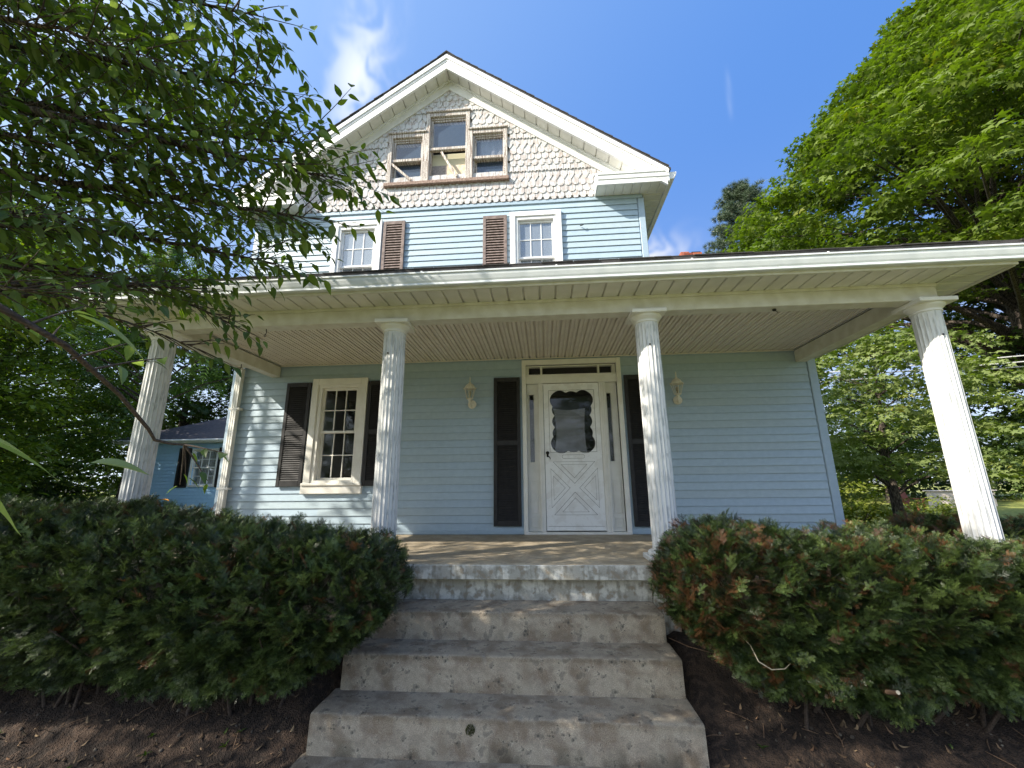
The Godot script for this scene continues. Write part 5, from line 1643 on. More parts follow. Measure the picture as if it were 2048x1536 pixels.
# ---- trees built from clumps of leaf clusters
func tree(called: String, label: String, base: Vector3, height: float, crown_y: float, radius: Callable, bough_n: int, per: int, disc: float, csize: float, mesh: ArrayMesh, m: Material, c0: Color, c1: Color, trunk_r: float, sd: int, lean := Vector3.ZERO, group := "", shell := 0.62, crown_r := -1.0) -> Node3D:
	rng.seed = sd
	var o := thing(called, label, "tree", base, group)
	var tk := MB.new()
	var path := PackedVector3Array(); var rad := PackedFloat32Array()
	for i in 9:
		var t := i / 8.0
		path.append(base + Vector3(0, height * 0.93 * t, 0) + lean * t * t + Vector3(sin(t * 5.0 + sd), 0, cos(t * 4.0 + sd)) * 0.12 * t * trunk_r * 4.0)
		rad.append(trunk_r * (1.35 if i == 0 else 1.0) * pow(1.0 - 0.93 * t, 0.8))
	tk.tube(path, rad, 10)
	put(o, "trunk", tk.mesh(), M.bark)
	var lm := MB.new()
	var xf := []; var cols := PackedColorArray()
	for i in bough_n:
		var t := (i + 0.5) / bough_n
		var y := lerpf(crown_y, height, pow(t, 1.0)) + rr(-0.3, 0.3)
		var R: float = radius.call((y - crown_y) / (height - crown_y))
		var a := i * 2.39996 + rr(-0.4, 0.4)
		var r := R * sqrt(lerpf(shell * shell, 1.0, rng.randf())) if rng.randf() < 0.8 else R * rng.randf() * shell
		var tt := clampf((y - r * 0.35 - base.y) / (height * 0.93), 0.22, 0.95)
		var fi := tt * 8.0
		var from := path[int(fi)].lerp(path[mini(int(fi) + 1, 8)], fi - int(fi))
		var axis := path[mini(int(clampf((y - base.y) / (height * 0.93), 0, 1) * 8.0), 8)]
		var p := Vector3(axis.x + cos(a) * r, y, axis.z + sin(a) * r)
		if i % 3 == 0 or trunk_r < 0.12:
			var mid := from.lerp(p, 0.5) + Vector3(0, 0.12 * r, 0)
			var lr := trunk_r * 0.28 * (1.0 - 0.6 * tt)
			lm.tube(PackedVector3Array([from, from.lerp(mid, 0.5) + Vector3(rr(-0.1, 0.1), 0.04 * r, rr(-0.1, 0.1)), mid, p]), PackedFloat32Array([lr, lr * 0.75, lr * 0.5, lr * 0.12]), 5)
		var out := Vector3(cos(a), 0, sin(a))
		var tone := rng.randf()
		var dr := disc * rr(0.7, 1.25)
		for k in per:
			var q := Vector2.from_angle(rr(0, TAU)) * sqrt(rng.randf()) * dr
			var dome := -0.35 * q.length_squared() / dr - (q.x * out.x + q.y * out.z) * 0.30
			var pp := p + Vector3(q.x, dome + rr(-0.16, 0.16) * disc, q.y)
			var s := csize * rr(0.7, 1.3)
			xf.append(Transform3D(Basis(Vector3.UP, rr(0, TAU)) * Basis(Vector3(rr(-1, 1), 0, rr(-1, 1)).normalized(), rr(0.0, 0.6)) * Basis.from_scale(Vector3.ONE * s), pp))
			cols.append(c0.lerp(c1, clampf(tone * 0.6 + rng.randf() * 0.5, 0, 1)) * (Color(1.5, 1.15, 0.8) if rng.randf() < 0.015 else Color.WHITE))
	if lm.v.size(): stuff(put(o, "limbs", lm.mesh(), M.bark))
	many(o, "crown", mesh, m, xf, cols)
	return o

func shrub(label: String, at: Vector3, rx: float, ry: float, n: int, csize: float, mesh: ArrayMesh, c0: Color, c1: Color, sd: int, group := "") -> void:
	rng.seed = sd
	var o := thing("shrub", label, "shrub", at, group)
	var xf := []; var cols := PackedColorArray()
	for i in n:
		var d := Vector3(rng.randfn(), rng.randfn(), rng.randfn()).normalized()
		d.y = absf(d.y)
		var k := rr(0.55, 1.05) * (1.0 + 0.25 * sin(d.x * 7.0 + sd) * cos(d.z * 6.0))
		xf.append(Transform3D(Basis(Vector3.UP, rr(0, TAU)) * Basis(Vector3(rr(-1, 1), 0, rr(-1, 1)).normalized(), rr(0, 0.7)) * Basis.from_scale(Vector3.ONE * csize * rr(0.7, 1.3)), at + Vector3(d.x * rx, d.y * ry, d.z * rx) * k))
		cols.append(c0.lerp(c1, rng.randf()))
	many(o, "foliage", mesh, M.maple_leaf, xf, cols)
	var b := MB.new()
	for i in 9:
		var a := TAU * i / 9
		b.tube(PackedVector3Array([at, at + Vector3(cos(a) * rx * 0.3, ry * 0.4, sin(a) * rx * 0.3), at + Vector3(cos(a) * rx * 0.6, ry * 0.75, sin(a) * rx * 0.6)]), PackedFloat32Array([0.02, 0.012, 0.005]), 5)
	stuff(put(o, "stems", b.mesh(), M.twig))

func background_trees() -> void:
	var ml := maple_leaf()
	var mc := cluster(ml, 9, 0.62, 0.5, 3)
	var oval := leaf_mesh(0.5, 4, 0.2, 0.2)
	var oc := cluster(oval, 11, 0.55, 0.6, 4)
	var fr := frond(6)
	# the great maple on the right
	var big := func(t: float) -> float:
		return 8.6 * clampf(1.0 - pow(maxf(t - 0.08, 0.0) / 0.92, 1.25), 0, 1) * (0.78 + 0.22 * ss(0.0, 0.16, t))
	tree("maple_tree", "huge sunlit maple tree towering behind the right end of the porch roof", Vector3(14.3, -1.0, -6.4), 16.3, 5.2, big, 620, 24, 1.0, 0.30, mc, M.maple_leaf, Color(0.068, 0.112, 0.018), Color(0.180, 0.238, 0.033), 0.42, 101, Vector3(-0.3, 0, 0.2), "", 0.66)
	# a pine reaching out from behind it
	pine(Vector3(11.6, -1.0, -15.0), 17.5)
	var r2 := func(t: float) -> float: return 1.95 * pow(clampf(1.0 - pow(absf(t - 0.40) / 0.62, 2.2), 0, 1), 0.6)
	tree("maple_tree", "young maple with dark slender trunk left of the sunny corner column", Vector3(7.05, -0.97, -2.85), 3.7, 0.65, r2, 100, 15, 0.52, 0.17, mc, M.maple_leaf, Color(0.12, 0.175, 0.050), Color(0.26, 0.31, 0.10), 0.125, 102, Vector3(0.1, 0, 0), "", 0.6)
	var r3 := func(t: float) -> float: return 3.6 * pow(clampf(1.0 - pow(absf(t - 0.45) / 0.56, 2.4), 0, 1), 0.55)
	var lab := ["dark tree seen between the house corner and the young maple", "dark bushy tree filling the gap behind the corner column", "tree at the right edge of the picture, beyond the corner column", "distant green tree above the far lawn beside the young maple's trunk"]
	var pos := [Vector3(10.2, -1.0, -16.5), Vector3(17.5, -1.0, -7.6), Vector3(15.6, -1.0, -3.4), Vector3(25.0, -1.0, -27.0)]
	var hh := [10.5, 10.5, 6.8, 8.5]
	for i in 4:
		tree("background_tree", lab[i], pos[i], hh[i], [0.6, 0.8, 0.1, 1.3][i], r3, 150, 22, 0.95, 0.30, mc if i != 3 else oc, M.maple_leaf, Color(0.035, 0.070, 0.016), Color(0.085, 0.135, 0.030), 0.22, 110 + i, Vector3.ZERO, "", 0.5)
	# left side
	var lab2 := ["bright yellow-green tree left of the porch, nearest the far left column", "tall leafy tree at the left edge beyond the hedge", "dark tree rising behind the small blue building", "tree far behind the leftmost column", "leafy tree between the left edge and the far left column"]
	var pos2 := [Vector3(-13.4, -1.0, -0.6), Vector3(-14.5, -1.0, 1.2), Vector3(-13.2, -1.0, -13.5), Vector3(-20.0, -1.0, -7.0), Vector3(-14.6, -1.0, -4.2)]
	var hh2 := [7.0, 8.2, 11.0, 11.5, 7.6]
	for i in 5:
		tree("background_tree", lab2[i], pos2[i], hh2[i], [0.0, -0.3, 0.6, 0.2, -0.2][i], r3, 165, 22, 0.8, 0.27, oc if i % 2 == 0 else mc, M.maple_leaf, [Color(0.085, 0.140, 0.024), Color(0.06, 0.11, 0.022), Color(0.03, 0.060, 0.016), Color(0.08, 0.13, 0.024), Color(0.06, 0.11, 0.022)][i], [Color(0.24, 0.31, 0.045), Color(0.17, 0.24, 0.036), Color(0.07, 0.115, 0.024), Color(0.2, 0.27, 0.04), Color(0.17, 0.24, 0.036)][i], 0.2, 130 + i, Vector3.ZERO, "", 0.5)
	walnut(fr)
	var r4 := func(t: float) -> float: return 2.7 * pow(clampf(1.0 - pow(absf(t - 0.45) / 0.56, 2.4), 0, 1), 0.55)
	tree("background_tree", "tree standing left of the picture that dapples the porch wall", Vector3(-9.6, -1.0, 3.3), 8.6, 2.6, r4, 58, 9, 0.7, 0.24, oc, M.maple_leaf, Color(0.045, 0.085, 0.020), Color(0.11, 0.17, 0.03), 0.2, 160, Vector3.ZERO, "", 0.35)
	shrub("sunlit yellow-green bush left of the young maple's trunk", Vector3(9.2, -0.97, -7.4), 1.5, 1.65, 420, 0.24, oc, Color(0.16, 0.21, 0.03), Color(0.30, 0.33, 0.06), 150)
	shrub("small yellow-green bush behind the young maple's trunk", Vector3(11.2, -0.97, -7.0), 1.1, 1.15, 260, 0.20, oc, Color(0.15, 0.21, 0.03), Color(0.28, 0.32, 0.06), 151)
	shrub("bright weedy bush right of the corner column at the picture's edge", Vector3(9.6, -0.97, 0.2), 1.3, 0.95, 300, 0.20, mc, Color(0.11, 0.17, 0.035), Color(0.24, 0.28, 0.06), 152)
	shrub("leafy bush filling the gap under the trees beside the far left column", Vector3(-11.6, -0.97, 0.9), 1.5, 2.1, 460, 0.22, oc, Color(0.05, 0.09, 0.02), Color(0.14, 0.20, 0.04), 154)
	shrub("dark bush by the left corner of the small blue building", Vector3(-12.9, -0.97, -4.6), 1.4, 2.4, 420, 0.24, mc, Color(0.03, 0.06, 0.016), Color(0.08, 0.125, 0.026), 155)
	tree("background_tree", "dark tree rising just left of the small blue building's roof", Vector3(-14.8, -1.0, -10.5), 10.0, 0.4, r3, 150, 20, 0.9, 0.30, mc, M.maple_leaf, Color(0.03, 0.060, 0.016), Color(0.08, 0.13, 0.026), 0.2, 161, Vector3.ZERO, "", 0.5)
	distant_woods(oc)
	# the trees across the way, behind where the picture was taken from
	var tp: Node3D = null
	var k := 0
	for q in [Vector3(-14, -1, 25), Vector3(-5, -1, 26.5), Vector3(4, -1, 25), Vector3(13, -1, 25), Vector3(22, -1, 24)]:
		if tp == null: tp = tree("background_tree", "", q, 7.5, 0.8, r3, 120, 14, 0.9, 0.34, oc, M.maple_leaf, Color(0.045, 0.085, 0.02), Color(0.11, 0.17, 0.03), 0.2, 170, Vector3.ZERO, "trees across the way from the house", 0.5)
		else:
			tp = tp.duplicate(); tp.name = numbered(self, "background_tree"); add_child(tp, true); tp.position = q; tp.rotation.y = k * 1.1
		tp.set_meta("label", ["leftmost", "second from the left", "middle", "second from the right", "rightmost"][k] + " of the five trees across the way facing the house")
		k += 1
	shrub("shady undergrowth bush at the far left beyond the hedge", Vector3(-12.2, -0.97, 2.2), 1.8, 1.6, 420, 0.22, oc, Color(0.03, 0.06, 0.018), Color(0.07, 0.11, 0.03), 153)

func distant_woods(mesh: ArrayMesh) -> void:
	rng.seed = 171
	var xf := []; var cols := PackedColorArray()
	var hf := FastNoiseLite.new(); hf.seed = 4; hf.frequency = 0.05
	for i in 9000:
		var az := deg_to_rad(rr(-100.0, 80.0))
		var d := rr(44.0, 56.0)
		var top := 6.5 + 5.0 * hf.get_noise_1d(rad_to_deg(az) * 1.6) + 2.0 * hf.get_noise_1d(rad_to_deg(az) * 7.0)
		var y := lerpf(-0.9, top, pow(rng.randf(), 0.8))
		xf.append(Transform3D(Basis(Vector3.UP, rr(0, TAU)) * Basis(Vector3(rr(-1, 1), 0, rr(-1, 1)).normalized(), rr(0, 0.7)) * Basis.from_scale(Vector3.ONE * rr(0.7, 1.3)), Vector3(sin(az) * d, y, 5.0 - cos(az) * d)))
		cols.append(Color(0.035, 0.065, 0.018).lerp(Color(0.10, 0.15, 0.034), rng.randf()))
	tag(many(self, "distant_woods", mesh, M.maple_leaf, xf, cols), "far-off woods closing the view beyond the lawn", "woods")

func walnut(fr: ArrayMesh) -> void:
	rng.seed = 77
	var base := Vector3(-9.3, -0.97, -3.2)
	var o := thing("feather_leaved_tree", "tree with drooping feather-like leaves hanging over the small blue building", "tree", base)
	var tk := MB.new()
	tk.tube(PackedVector3Array([base, base + Vector3(0.1, 1.6, 0), base + Vector3(0.35, 3.2, 0.1), base + Vector3(0.5, 5.0, 0.2), base + Vector3(0.55, 6.3, 0.1)]), PackedFloat32Array([0.13, 0.11, 0.085, 0.05, 0.02]), 8)
	put(o, "trunk", tk.mesh(), M.bark)
	var lm := MB.new()
	var xf := []; var cols := PackedColorArray()
	for i in 46:
		var y := rr(3.0, 6.8)
		var a := rr(0, TAU)
		var r := rr(0.6, 1.9) * (1.0 - 0.5 * absf(y - 3.6) / 3.2)
		var p := base + Vector3(0.4 + cos(a) * r, y + 0.97, sin(a) * r)
		p.y = y
		var f := Vector3(base.x + 0.35, y - r * 0.5, base.z)
		lm.tube(PackedVector3Array([f, f.lerp(p, 0.55) + Vector3(0, 0.12, 0), p]), PackedFloat32Array([0.03, 0.018, 0.006]), 5)
		for k in 13:
			var d := Vector3(rr(-1, 1), rr(-0.75, 0.25), rr(-1, 1)).normalized()
			var q := f.lerp(p, rr(0.45, 1.05))
			xf.append(Transform3D(basis_y(d, Vector3.UP, rr(0.30, 0.55)), q))
			cols.append(Color(0.045, 0.10, 0.02).lerp(Color(0.14, 0.21, 0.035), rng.randf()))
	stuff(put(o, "limbs", lm.mesh(), M.bark))
	many(o, "crown", fr, M.maple_leaf, xf, cols)

func pine(base: Vector3, height: float) -> void:
	rng.seed = 88
	var o := thing("pine_tree", "blue-green pine whose boughs stick out left of the huge maple", "tree", base)
	var tk := MB.new()
	tk.tube(PackedVector3Array([base, base + Vector3(0, height * 0.5, 0), base + Vector3(0, height, 0)]), PackedFloat32Array([0.28, 0.17, 0.02]), 8)
	put(o, "trunk", tk.mesh(), M.bark)
	var tuft := MB.new()
	for i in 46:
		var d := Vector3(rng.randfn() * 0.6, rr(0.15, 1.0), rng.randfn() * 0.6).normalized()
		var w := d.cross(Vector3(rr(-1, 1), rr(-1, 1), rr(-1, 1))).normalized() * 0.022
		tuft.tri(-w, w, d * rr(0.75, 1.0))
	var lm := MB.new()
	var xf := []; var cols := PackedColorArray()
	for tier in 18:
		var y := lerpf(8.0, height, tier / 18.0)
		var R := lerpf(4.3, 0.4, pow(tier / 18.0, 1.2)) * rr(0.7, 1.15)
		for k in 7:
			var a := TAU * k / 7 + tier * 0.9 + rr(-0.2, 0.2)
			var out := Vector3(cos(a), 0, sin(a))
			var f := Vector3(base.x, y + base.y, base.z)
			var e := f + out * R + Vector3(0, rr(-0.2, 0.6), 0)
			lm.tube(PackedVector3Array([f, f.lerp(e, 0.5) + Vector3(0, -0.12, 0), e]), PackedFloat32Array([0.05, 0.03, 0.008]), 4)
			for j in 46:
				var t := rr(0.35, 1.04)
				var q := f.lerp(e, t) + Vector3(rr(-0.42, 0.42), rr(-0.10, 0.34), rr(-0.42, 0.42)) * (1.15 - t * 0.6)
				xf.append(Transform3D(basis_y((out * 0.7 + Vector3(rr(-0.7, 0.7), rr(0.0, 1.0), rr(-0.7, 0.7))).normalized(), Vector3.UP, rr(0.20, 0.32)), q))
				cols.append(Color(0.05, 0.085, 0.045).lerp(Color(0.11, 0.15, 0.085), rng.randf()))
	stuff(put(o, "limbs", lm.mesh(), M.bark))
	many(o, "crown", tuft.mesh(), M.needle, xf, cols)

# ---- the tree beside the camera: boughs, twigs and single leaves
var leaf_xf := []
var leaf_col := PackedColorArray()
var twig_mb: MB

func leafy_twig(p: Vector3, d: Vector3, len: float, size: float) -> void:
	var n := int(len / 0.045)
	var path := PackedVector3Array(); var rad := PackedFloat32Array()
	var dir := d.normalized()
	var q := p
	var side := dir.cross(Vector3.UP).normalized()
	if side.length() < 0.1: side = Vector3.RIGHT
	for i in n + 1:
		path.append(q); rad.append(lerpf(0.0042, 0.0012, float(i) / n))
		dir = (dir + Vector3(rr(-0.06, 0.06), -0.028, rr(-0.06, 0.06))).normalized()
		q += dir * len / n
		if i > 1:
			var sd := side * (1.0 if i % 2 == 0 else -1.0)
			var ld := (dir * rr(0.2, 0.9) + sd * rr(0.35, 1.0) + Vector3(rr(-0.35, 0.35), rr(-0.95, 0.15), rr(-0.35, 0.35))).normalized()
			var up := (Vector3.UP + sd * 0.5 + Vector3(rr(-0.45, 0.45), rr(-0.2, 0.3), rr(-0.45, 0.45))).normalized()
			leaf_xf.append(Transform3D(basis_y(ld, up, size * rr(0.6, 1.15)), path[i] + ld * 0.012))
			var t := rng.randf()
			leaf_col.append(Color(0.070, 0.120, 0.026).lerp(Color(0.23, 0.31, 0.050), t * t * rr(0.5, 1.0)))
	if rad.size() > 1: twig_mb.tube(path, rad, 4)

func bough(pts: Array, r0: float, twigs: int, tlen: float, lsize: float, from := 0.30) -> ArrayMesh:
	var c := Curve3D.new()
	for i in pts.size():
		var tan := Vector3.ZERO
		if i > 0 and i < pts.size() - 1: tan = (pts[i + 1] - pts[i - 1]) / 6.0
		c.add_point(pts[i], -tan, tan)
	var L := c.get_baked_length()
	var path := PackedVector3Array(); var rad := PackedFloat32Array()
	var n := 22
	for i in n + 1:
		path.append(c.sample_baked(L * i / n) + Vector3(rr(-1, 1), rr(-1, 1), rr(-1, 1)) * 0.010 * float(i > 0 and i < n))
		rad.append(r0 * pow(1.0 - 0.94 * i / n, 0.9))
	var b := MB.new()
	b.tube(path, rad, 7)
	twigs = int(twigs * 1.5)
	for k in twigs:
		var t := lerpf(from, 1.0, pow((k + rng.randf()) / twigs, 0.72))
		var p := c.sample_baked(L * t)
		var fw := (c.sample_baked(minf(L, L * t + 0.05)) - c.sample_baked(maxf(0, L * t - 0.05))).normalized()
		var sd := fw.cross(Vector3.UP).normalized() * (1.0 if k % 2 == 0 else -1.0)
		var d := (fw * rr(0.35, 1.1) + sd * rr(0.1, 1.0) + Vector3(0, rr(-0.35, 0.6), 0)).normalized()
		leafy_twig(p, d, tlen * rr(0.5, 1.2) * (1.12 - 0.46 * t), lsize * 0.88)
	leafy_twig(path[n], (path[n] - path[n - 2]).normalized(), tlen * 0.6, lsize)
	return b.mesh()

func near_tree() -> void:
	rng.seed = 404
	leaf_xf = []; leaf_col = PackedColorArray()
	twig_mb = MB.new()
	var base := Vector3(-4.75, -1.0, 5.3)
	var o := thing("cherry_tree", "large leafy cherry tree whose boughs hang into the picture at upper left", "tree", base)
	var tk := MB.new()
	tk.tube(PackedVector3Array([base, base + Vector3(0.02, 0.3, 0), base + Vector3(0.12, 1.2, -0.05), base + Vector3(0.35, 2.2, -0.12), base + Vector3(0.5, 3.2, -0.2), base + Vector3(0.4, 4.6, 0.1), base + Vector3(0.2, 6.2, 0.4)]), PackedFloat32Array([0.26, 0.19, 0.17, 0.15, 0.12, 0.08, 0.03]), 12)
	put(o, "trunk", tk.mesh(), M.bark)
	var f0 := Vector3(-4.45, 1.2, 5.15); var f1 := Vector3(-4.3, 2.0, 5.1); var f2 := Vector3(-4.25, 2.7, 5.05)
	var list := BOUGHS(f0, f1, f2)
	for q in list:
		put(o, "limb", bough(q[0], q[1], q[2], q[3], q[4], q[5]), M.bark)
	# the thin bare branch that droops before the far left column
	var hb := MB.new()
	var hp := [Vector3(-2.4, 1.75, 4.9), Vector3(-1.6, 1.45, 5.0), Vector3(-0.894, 1.077, 5.072), Vector3(-0.916, 1.039, 4.906), Vector3(-0.96, 0.945, 4.69), Vector3(-0.969, 0.850, 4.56), Vector3(-0.969, 0.816, 4.529), Vector3(-0.957, 0.808, 4.47), Vector3(-0.945, 0.808, 4.43)]
	hp = HANG(hp)
	hb.tube(PackedVector3Array(hp), PackedFloat32Array([0.014, 0.012, 0.009, 0.008, 0.0068, 0.006, 0.0055, 0.0048, 0.003]), 7)
	put(o, "drooping_branch", hb.mesh(), M.twig)
	var tip: Vector3 = hp[8]
	for k in 5: leafy_twig(tip, Vector3(rr(-0.4, 0.7), rr(-0.9, 0.1), rr(-0.6, 0.3)), rr(0.10, 0.2), 0.06)
	for k in 5:
		var t := rr(0.1, 0.8)
		leafy_twig(hp[2].lerp(hp[4], t), Vector3(rr(-0.9, 0.6), rr(-0.2, 0.8), rr(-0.8, 0.2)), rr(0.12, 0.25), 0.07)
	# sort: the 300 largest in the picture are parts of their own
	var fwd := Vector3(-0.07286, 0.23502, -0.96926)
	var key := []
	for i in leaf_xf.size():
		var d: Vector3 = leaf_xf[i].origin - EYE
		var w := d.dot(fwd)
		var seen := w > 0.2 and d.angle_to(fwd) < 0.92
		key.append([leaf_xf[i].basis.y.length() / maxf(w, 0.2) if seen else 0.0, i])
	key.sort_custom(func(a, c): return a[0] > c[0])
	var lm := leaf_mesh(0.46, 8, 0.28, 0.22, 0.05)
	var lo := leaf_mesh(0.46, 5, 0.28, 0.22)
	var far_xf := []; var far_c := PackedColorArray()
	var single := 292
	for i in key.size():
		var j: int = key[i][1]
		if i < single: put(o, "leaf", lm, M.near_leaf[j % 3], leaf_xf[j].origin, leaf_xf[j].basis)
		else: far_xf.append(leaf_xf[j]); far_c.append(leaf_col[j])
	# big leaves close to the lens at the left edge
	var bl := leaf_mesh(0.40, 16, 0.30, 0.30, 0.03)
	for q in NEAR_LEAVES():
		put(o, "leaf", bl, M.near_leaf[q[3]], q[0], basis_y(q[1], q[2], q[4]))
	var nt := MB.new()
	nt.tube(PackedVector3Array([Vector3(-0.9, 0.95, 5.55), Vector3(-0.45, 0.83, 5.58), Vector3(-0.16, 0.745, 5.60), Vector3(-0.075, 0.71, 5.61)]), PackedFloat32Array([0.007, 0.005, 0.003, 0.002]), 6)
	put(o, "low_twig", nt.mesh(), M.twig)
	many(o, "crown", lo, M.leaf, far_xf, far_c)
	stuff(put(o, "twigs", twig_mb.mesh(), M.twig))
	# the rest of the crown, overhead and to the left, is what shades the stair and hedges
	rng.seed = 505
	var cm := cluster(leaf_mesh(0.46, 3, 0.25, 0.2), 9, 0.62, 0.8, 8)
	var xf := []; var cols := PackedColorArray()
	var hf := FastNoiseLite.new(); hf.seed = 12; hf.frequency = 0.9
	while xf.size() < CANOPY_N:
		var d := Vector3(rr(-1, 1), rr(-1, 1), rr(-1, 1))
		if d.length() > 1.0: continue
		var p := CANOPY_C + d * CANOPY_R
		if hf.get_noise_3d(p.x, p.y, p.z) < -0.22: continue
		xf.append(Transform3D(Basis(Vector3.UP, rr(0, TAU)) * Basis(Vector3(rr(-1, 1), 0, rr(-1, 1)).normalized(), rr(0, 0.8)) * Basis.from_scale(Vector3.ONE * rr(0.12, 0.20)), p))
		cols.append(Color(0.035, 0.07, 0.018).lerp(Color(0.085, 0.135, 0.03), rng.randf()))
	many(o, "upper_crown", cm, M.leaf, xf, cols)
	var ul := MB.new()
	for i in 16:
		var e := CANOPY_C + Vector3(rr(-0.9, 0.9), rr(-0.4, 0.7), rr(-0.9, 0.9)) * CANOPY_R
		var f := base + Vector3(0.4, 3.0 + rr(-0.8, 1.4), 0.0)
		ul.tube(PackedVector3Array([f, f.lerp(e, 0.5) + Vector3(0, 0.3, 0), e]), PackedFloat32Array([0.07, 0.04, 0.01]), 6)
	put(o, "upper_limbs", ul.mesh(), M.bark)

const CANOPY_C := Vector3(-5.4, 5.0, 6.5)
const CANOPY_R := Vector3(4.2, 1.9, 2.0)
const CANOPY_N := 1850

# each: points, root radius, number of twigs, twig length, leaf size, where twigs begin
func BOUGHS(f0: Vector3, f1: Vector3, f2: Vector3) -> Array:
	return [
		[[f1, Vector3(-3.3, 2.5, 4.9), Vector3(-2.12, 2.43, 4.49), Vector3(-1.45, 2.45, 4.15), Vector3(-0.82, 2.45, 3.86)], 0.055, 62, 0.62, 0.095, 0.30],
		[[f2, Vector3(-3.2, 3.15, 4.8), Vector3(-2.1, 3.25, 4.5), Vector3(-1.12, 3.15, 4.29)], 0.05, 60, 0.60, 0.095, 0.30],
		[[f2, Vector3(-3.0, 3.0, 4.5), Vector3(-1.9, 3.0, 4.2), Vector3(-1.18, 2.92, 4.06)], 0.045, 58, 0.60, 0.095, 0.30],
		[[f1, Vector3(-3.0, 2.6, 4.6), Vector3(-1.9, 2.65, 4.15), Vector3(-1.02, 2.70, 3.87)], 0.045, 62, 0.60, 0.095, 0.30],
		[[f1, Vector3(-3.0, 2.15, 4.6), Vector3(-1.8, 2.2, 4.15), Vector3(-0.98, 2.22, 3.81)], 0.045, 64, 0.58, 0.095, 0.28],
		[[f0, Vector3(-3.0, 1.75, 4.6), Vector3(-2.0, 1.95, 4.2), Vector3(-1.25, 1.98, 3.75)], 0.05, 66, 0.55, 0.095, 0.28],
		[[f0, Vector3(-3.0, 1.35, 4.7), Vector3(-1.95, 1.50, 4.45), Vector3(-1.55, 1.72, 3.95)], 0.04, 46, 0.50, 0.090, 0.30],
		[[f0, Vector3(-3.0, 1.65, 4.5), Vector3(-2.15, 1.75, 4.15), Vector3(-1.72, 1.72, 3.85), Vector3(-1.44, 1.60, 3.72)], 0.028, 46, 0.34, 0.085, 0.45],
		[[f0, Vector3(-2.9, 1.45, 4.75), Vector3(-2.1, 1.52, 4.4), Vector3(-1.72, 1.48, 4.12), Vector3(-1.45, 1.38, 3.90)], 0.024, 36, 0.30, 0.080, 0.45],
		[[f0, Vector3(-2.8, 1.4, 5.0), Vector3(-2.0, 1.42, 4.75), Vector3(-1.5, 1.42, 4.45)], 0.022, 34, 0.30, 0.080, 0.45],
		[[f1, Vector3(-3.3, 2.3, 4.2), Vector3(-2.6, 2.7, 3.5), Vector3(-2.0, 2.8, 3.0)], 0.05, 60, 0.65, 0.095, 0.35],
		[[f2, Vector3(-3.5, 3.4, 4.3), Vector3(-2.8, 3.7, 3.6), Vector3(-2.2, 3.8, 3.1)], 0.05, 60, 0.65, 0.095, 0.35],
		[[f0, Vector3(-3.4, 1.8, 4.3), Vector3(-2.8, 2.1, 3.6), Vector3(-2.3, 2.1, 3.2)], 0.045, 56, 0.60, 0.095, 0.35],
		[[f1, Vector3(-3.2, 2.2, 4.75), Vector3(-2.3, 2.3, 4.5), Vector3(-1.5, 2.25, 4.2)], 0.035, 60, 0.55, 0.09, 0.3],
		[[f2, Vector3(-3.2, 2.9, 4.85), Vector3(-2.3, 2.85, 4.65), Vector3(-1.5, 2.75, 4.4)], 0.035, 60, 0.55, 0.09, 0.3],
		[[f2, Vector3(-3.4, 3.3, 4.6), Vector3(-2.6, 3.5, 4.2), Vector3(-1.8, 3.4, 3.9)], 0.04, 60, 0.6, 0.09, 0.3],
		[[f0, Vector3(-3.2, 1.55, 4.9), Vector3(-2.4, 1.75, 4.65), Vector3(-1.7, 1.85, 4.4)], 0.03, 60, 0.5, 0.09, 0.3],
		[[f2, Vector3(-3.4, 3.6, 4.8), Vector3(-2.4, 4.1, 4.4), Vector3(-1.5, 4.1, 4.1)], 0.05, 50, 0.60, 0.095, 0.30],
	]

func HANG(p: Array) -> Array: return p

# origin, direction, up, material, length
func NEAR_LEAVES() -> Array:
	return [
		[Vector3(-0.060, 0.700, 5.640), Vector3(0.20, -0.12, -0.95), Vector3(0.25, 0.88, 0.35), 0, 0.105],
		[Vector3(-0.050, 0.676, 5.645), Vector3(0.24, -0.40, -0.86), Vector3(0.35, 0.80, 0.20), 0, 0.100],
		[Vector3(-0.30, 0.69, 5.30), Vector3(0.9, 0.02, -0.4), Vector3(0, 0.9, 0.4), 2, 0.075],
		[Vector3(-0.36, 0.93, 5.32), Vector3(0.8, -0.3, -0.5), Vector3(0.2, 0.9, 0.1), 2, 0.11],
	]

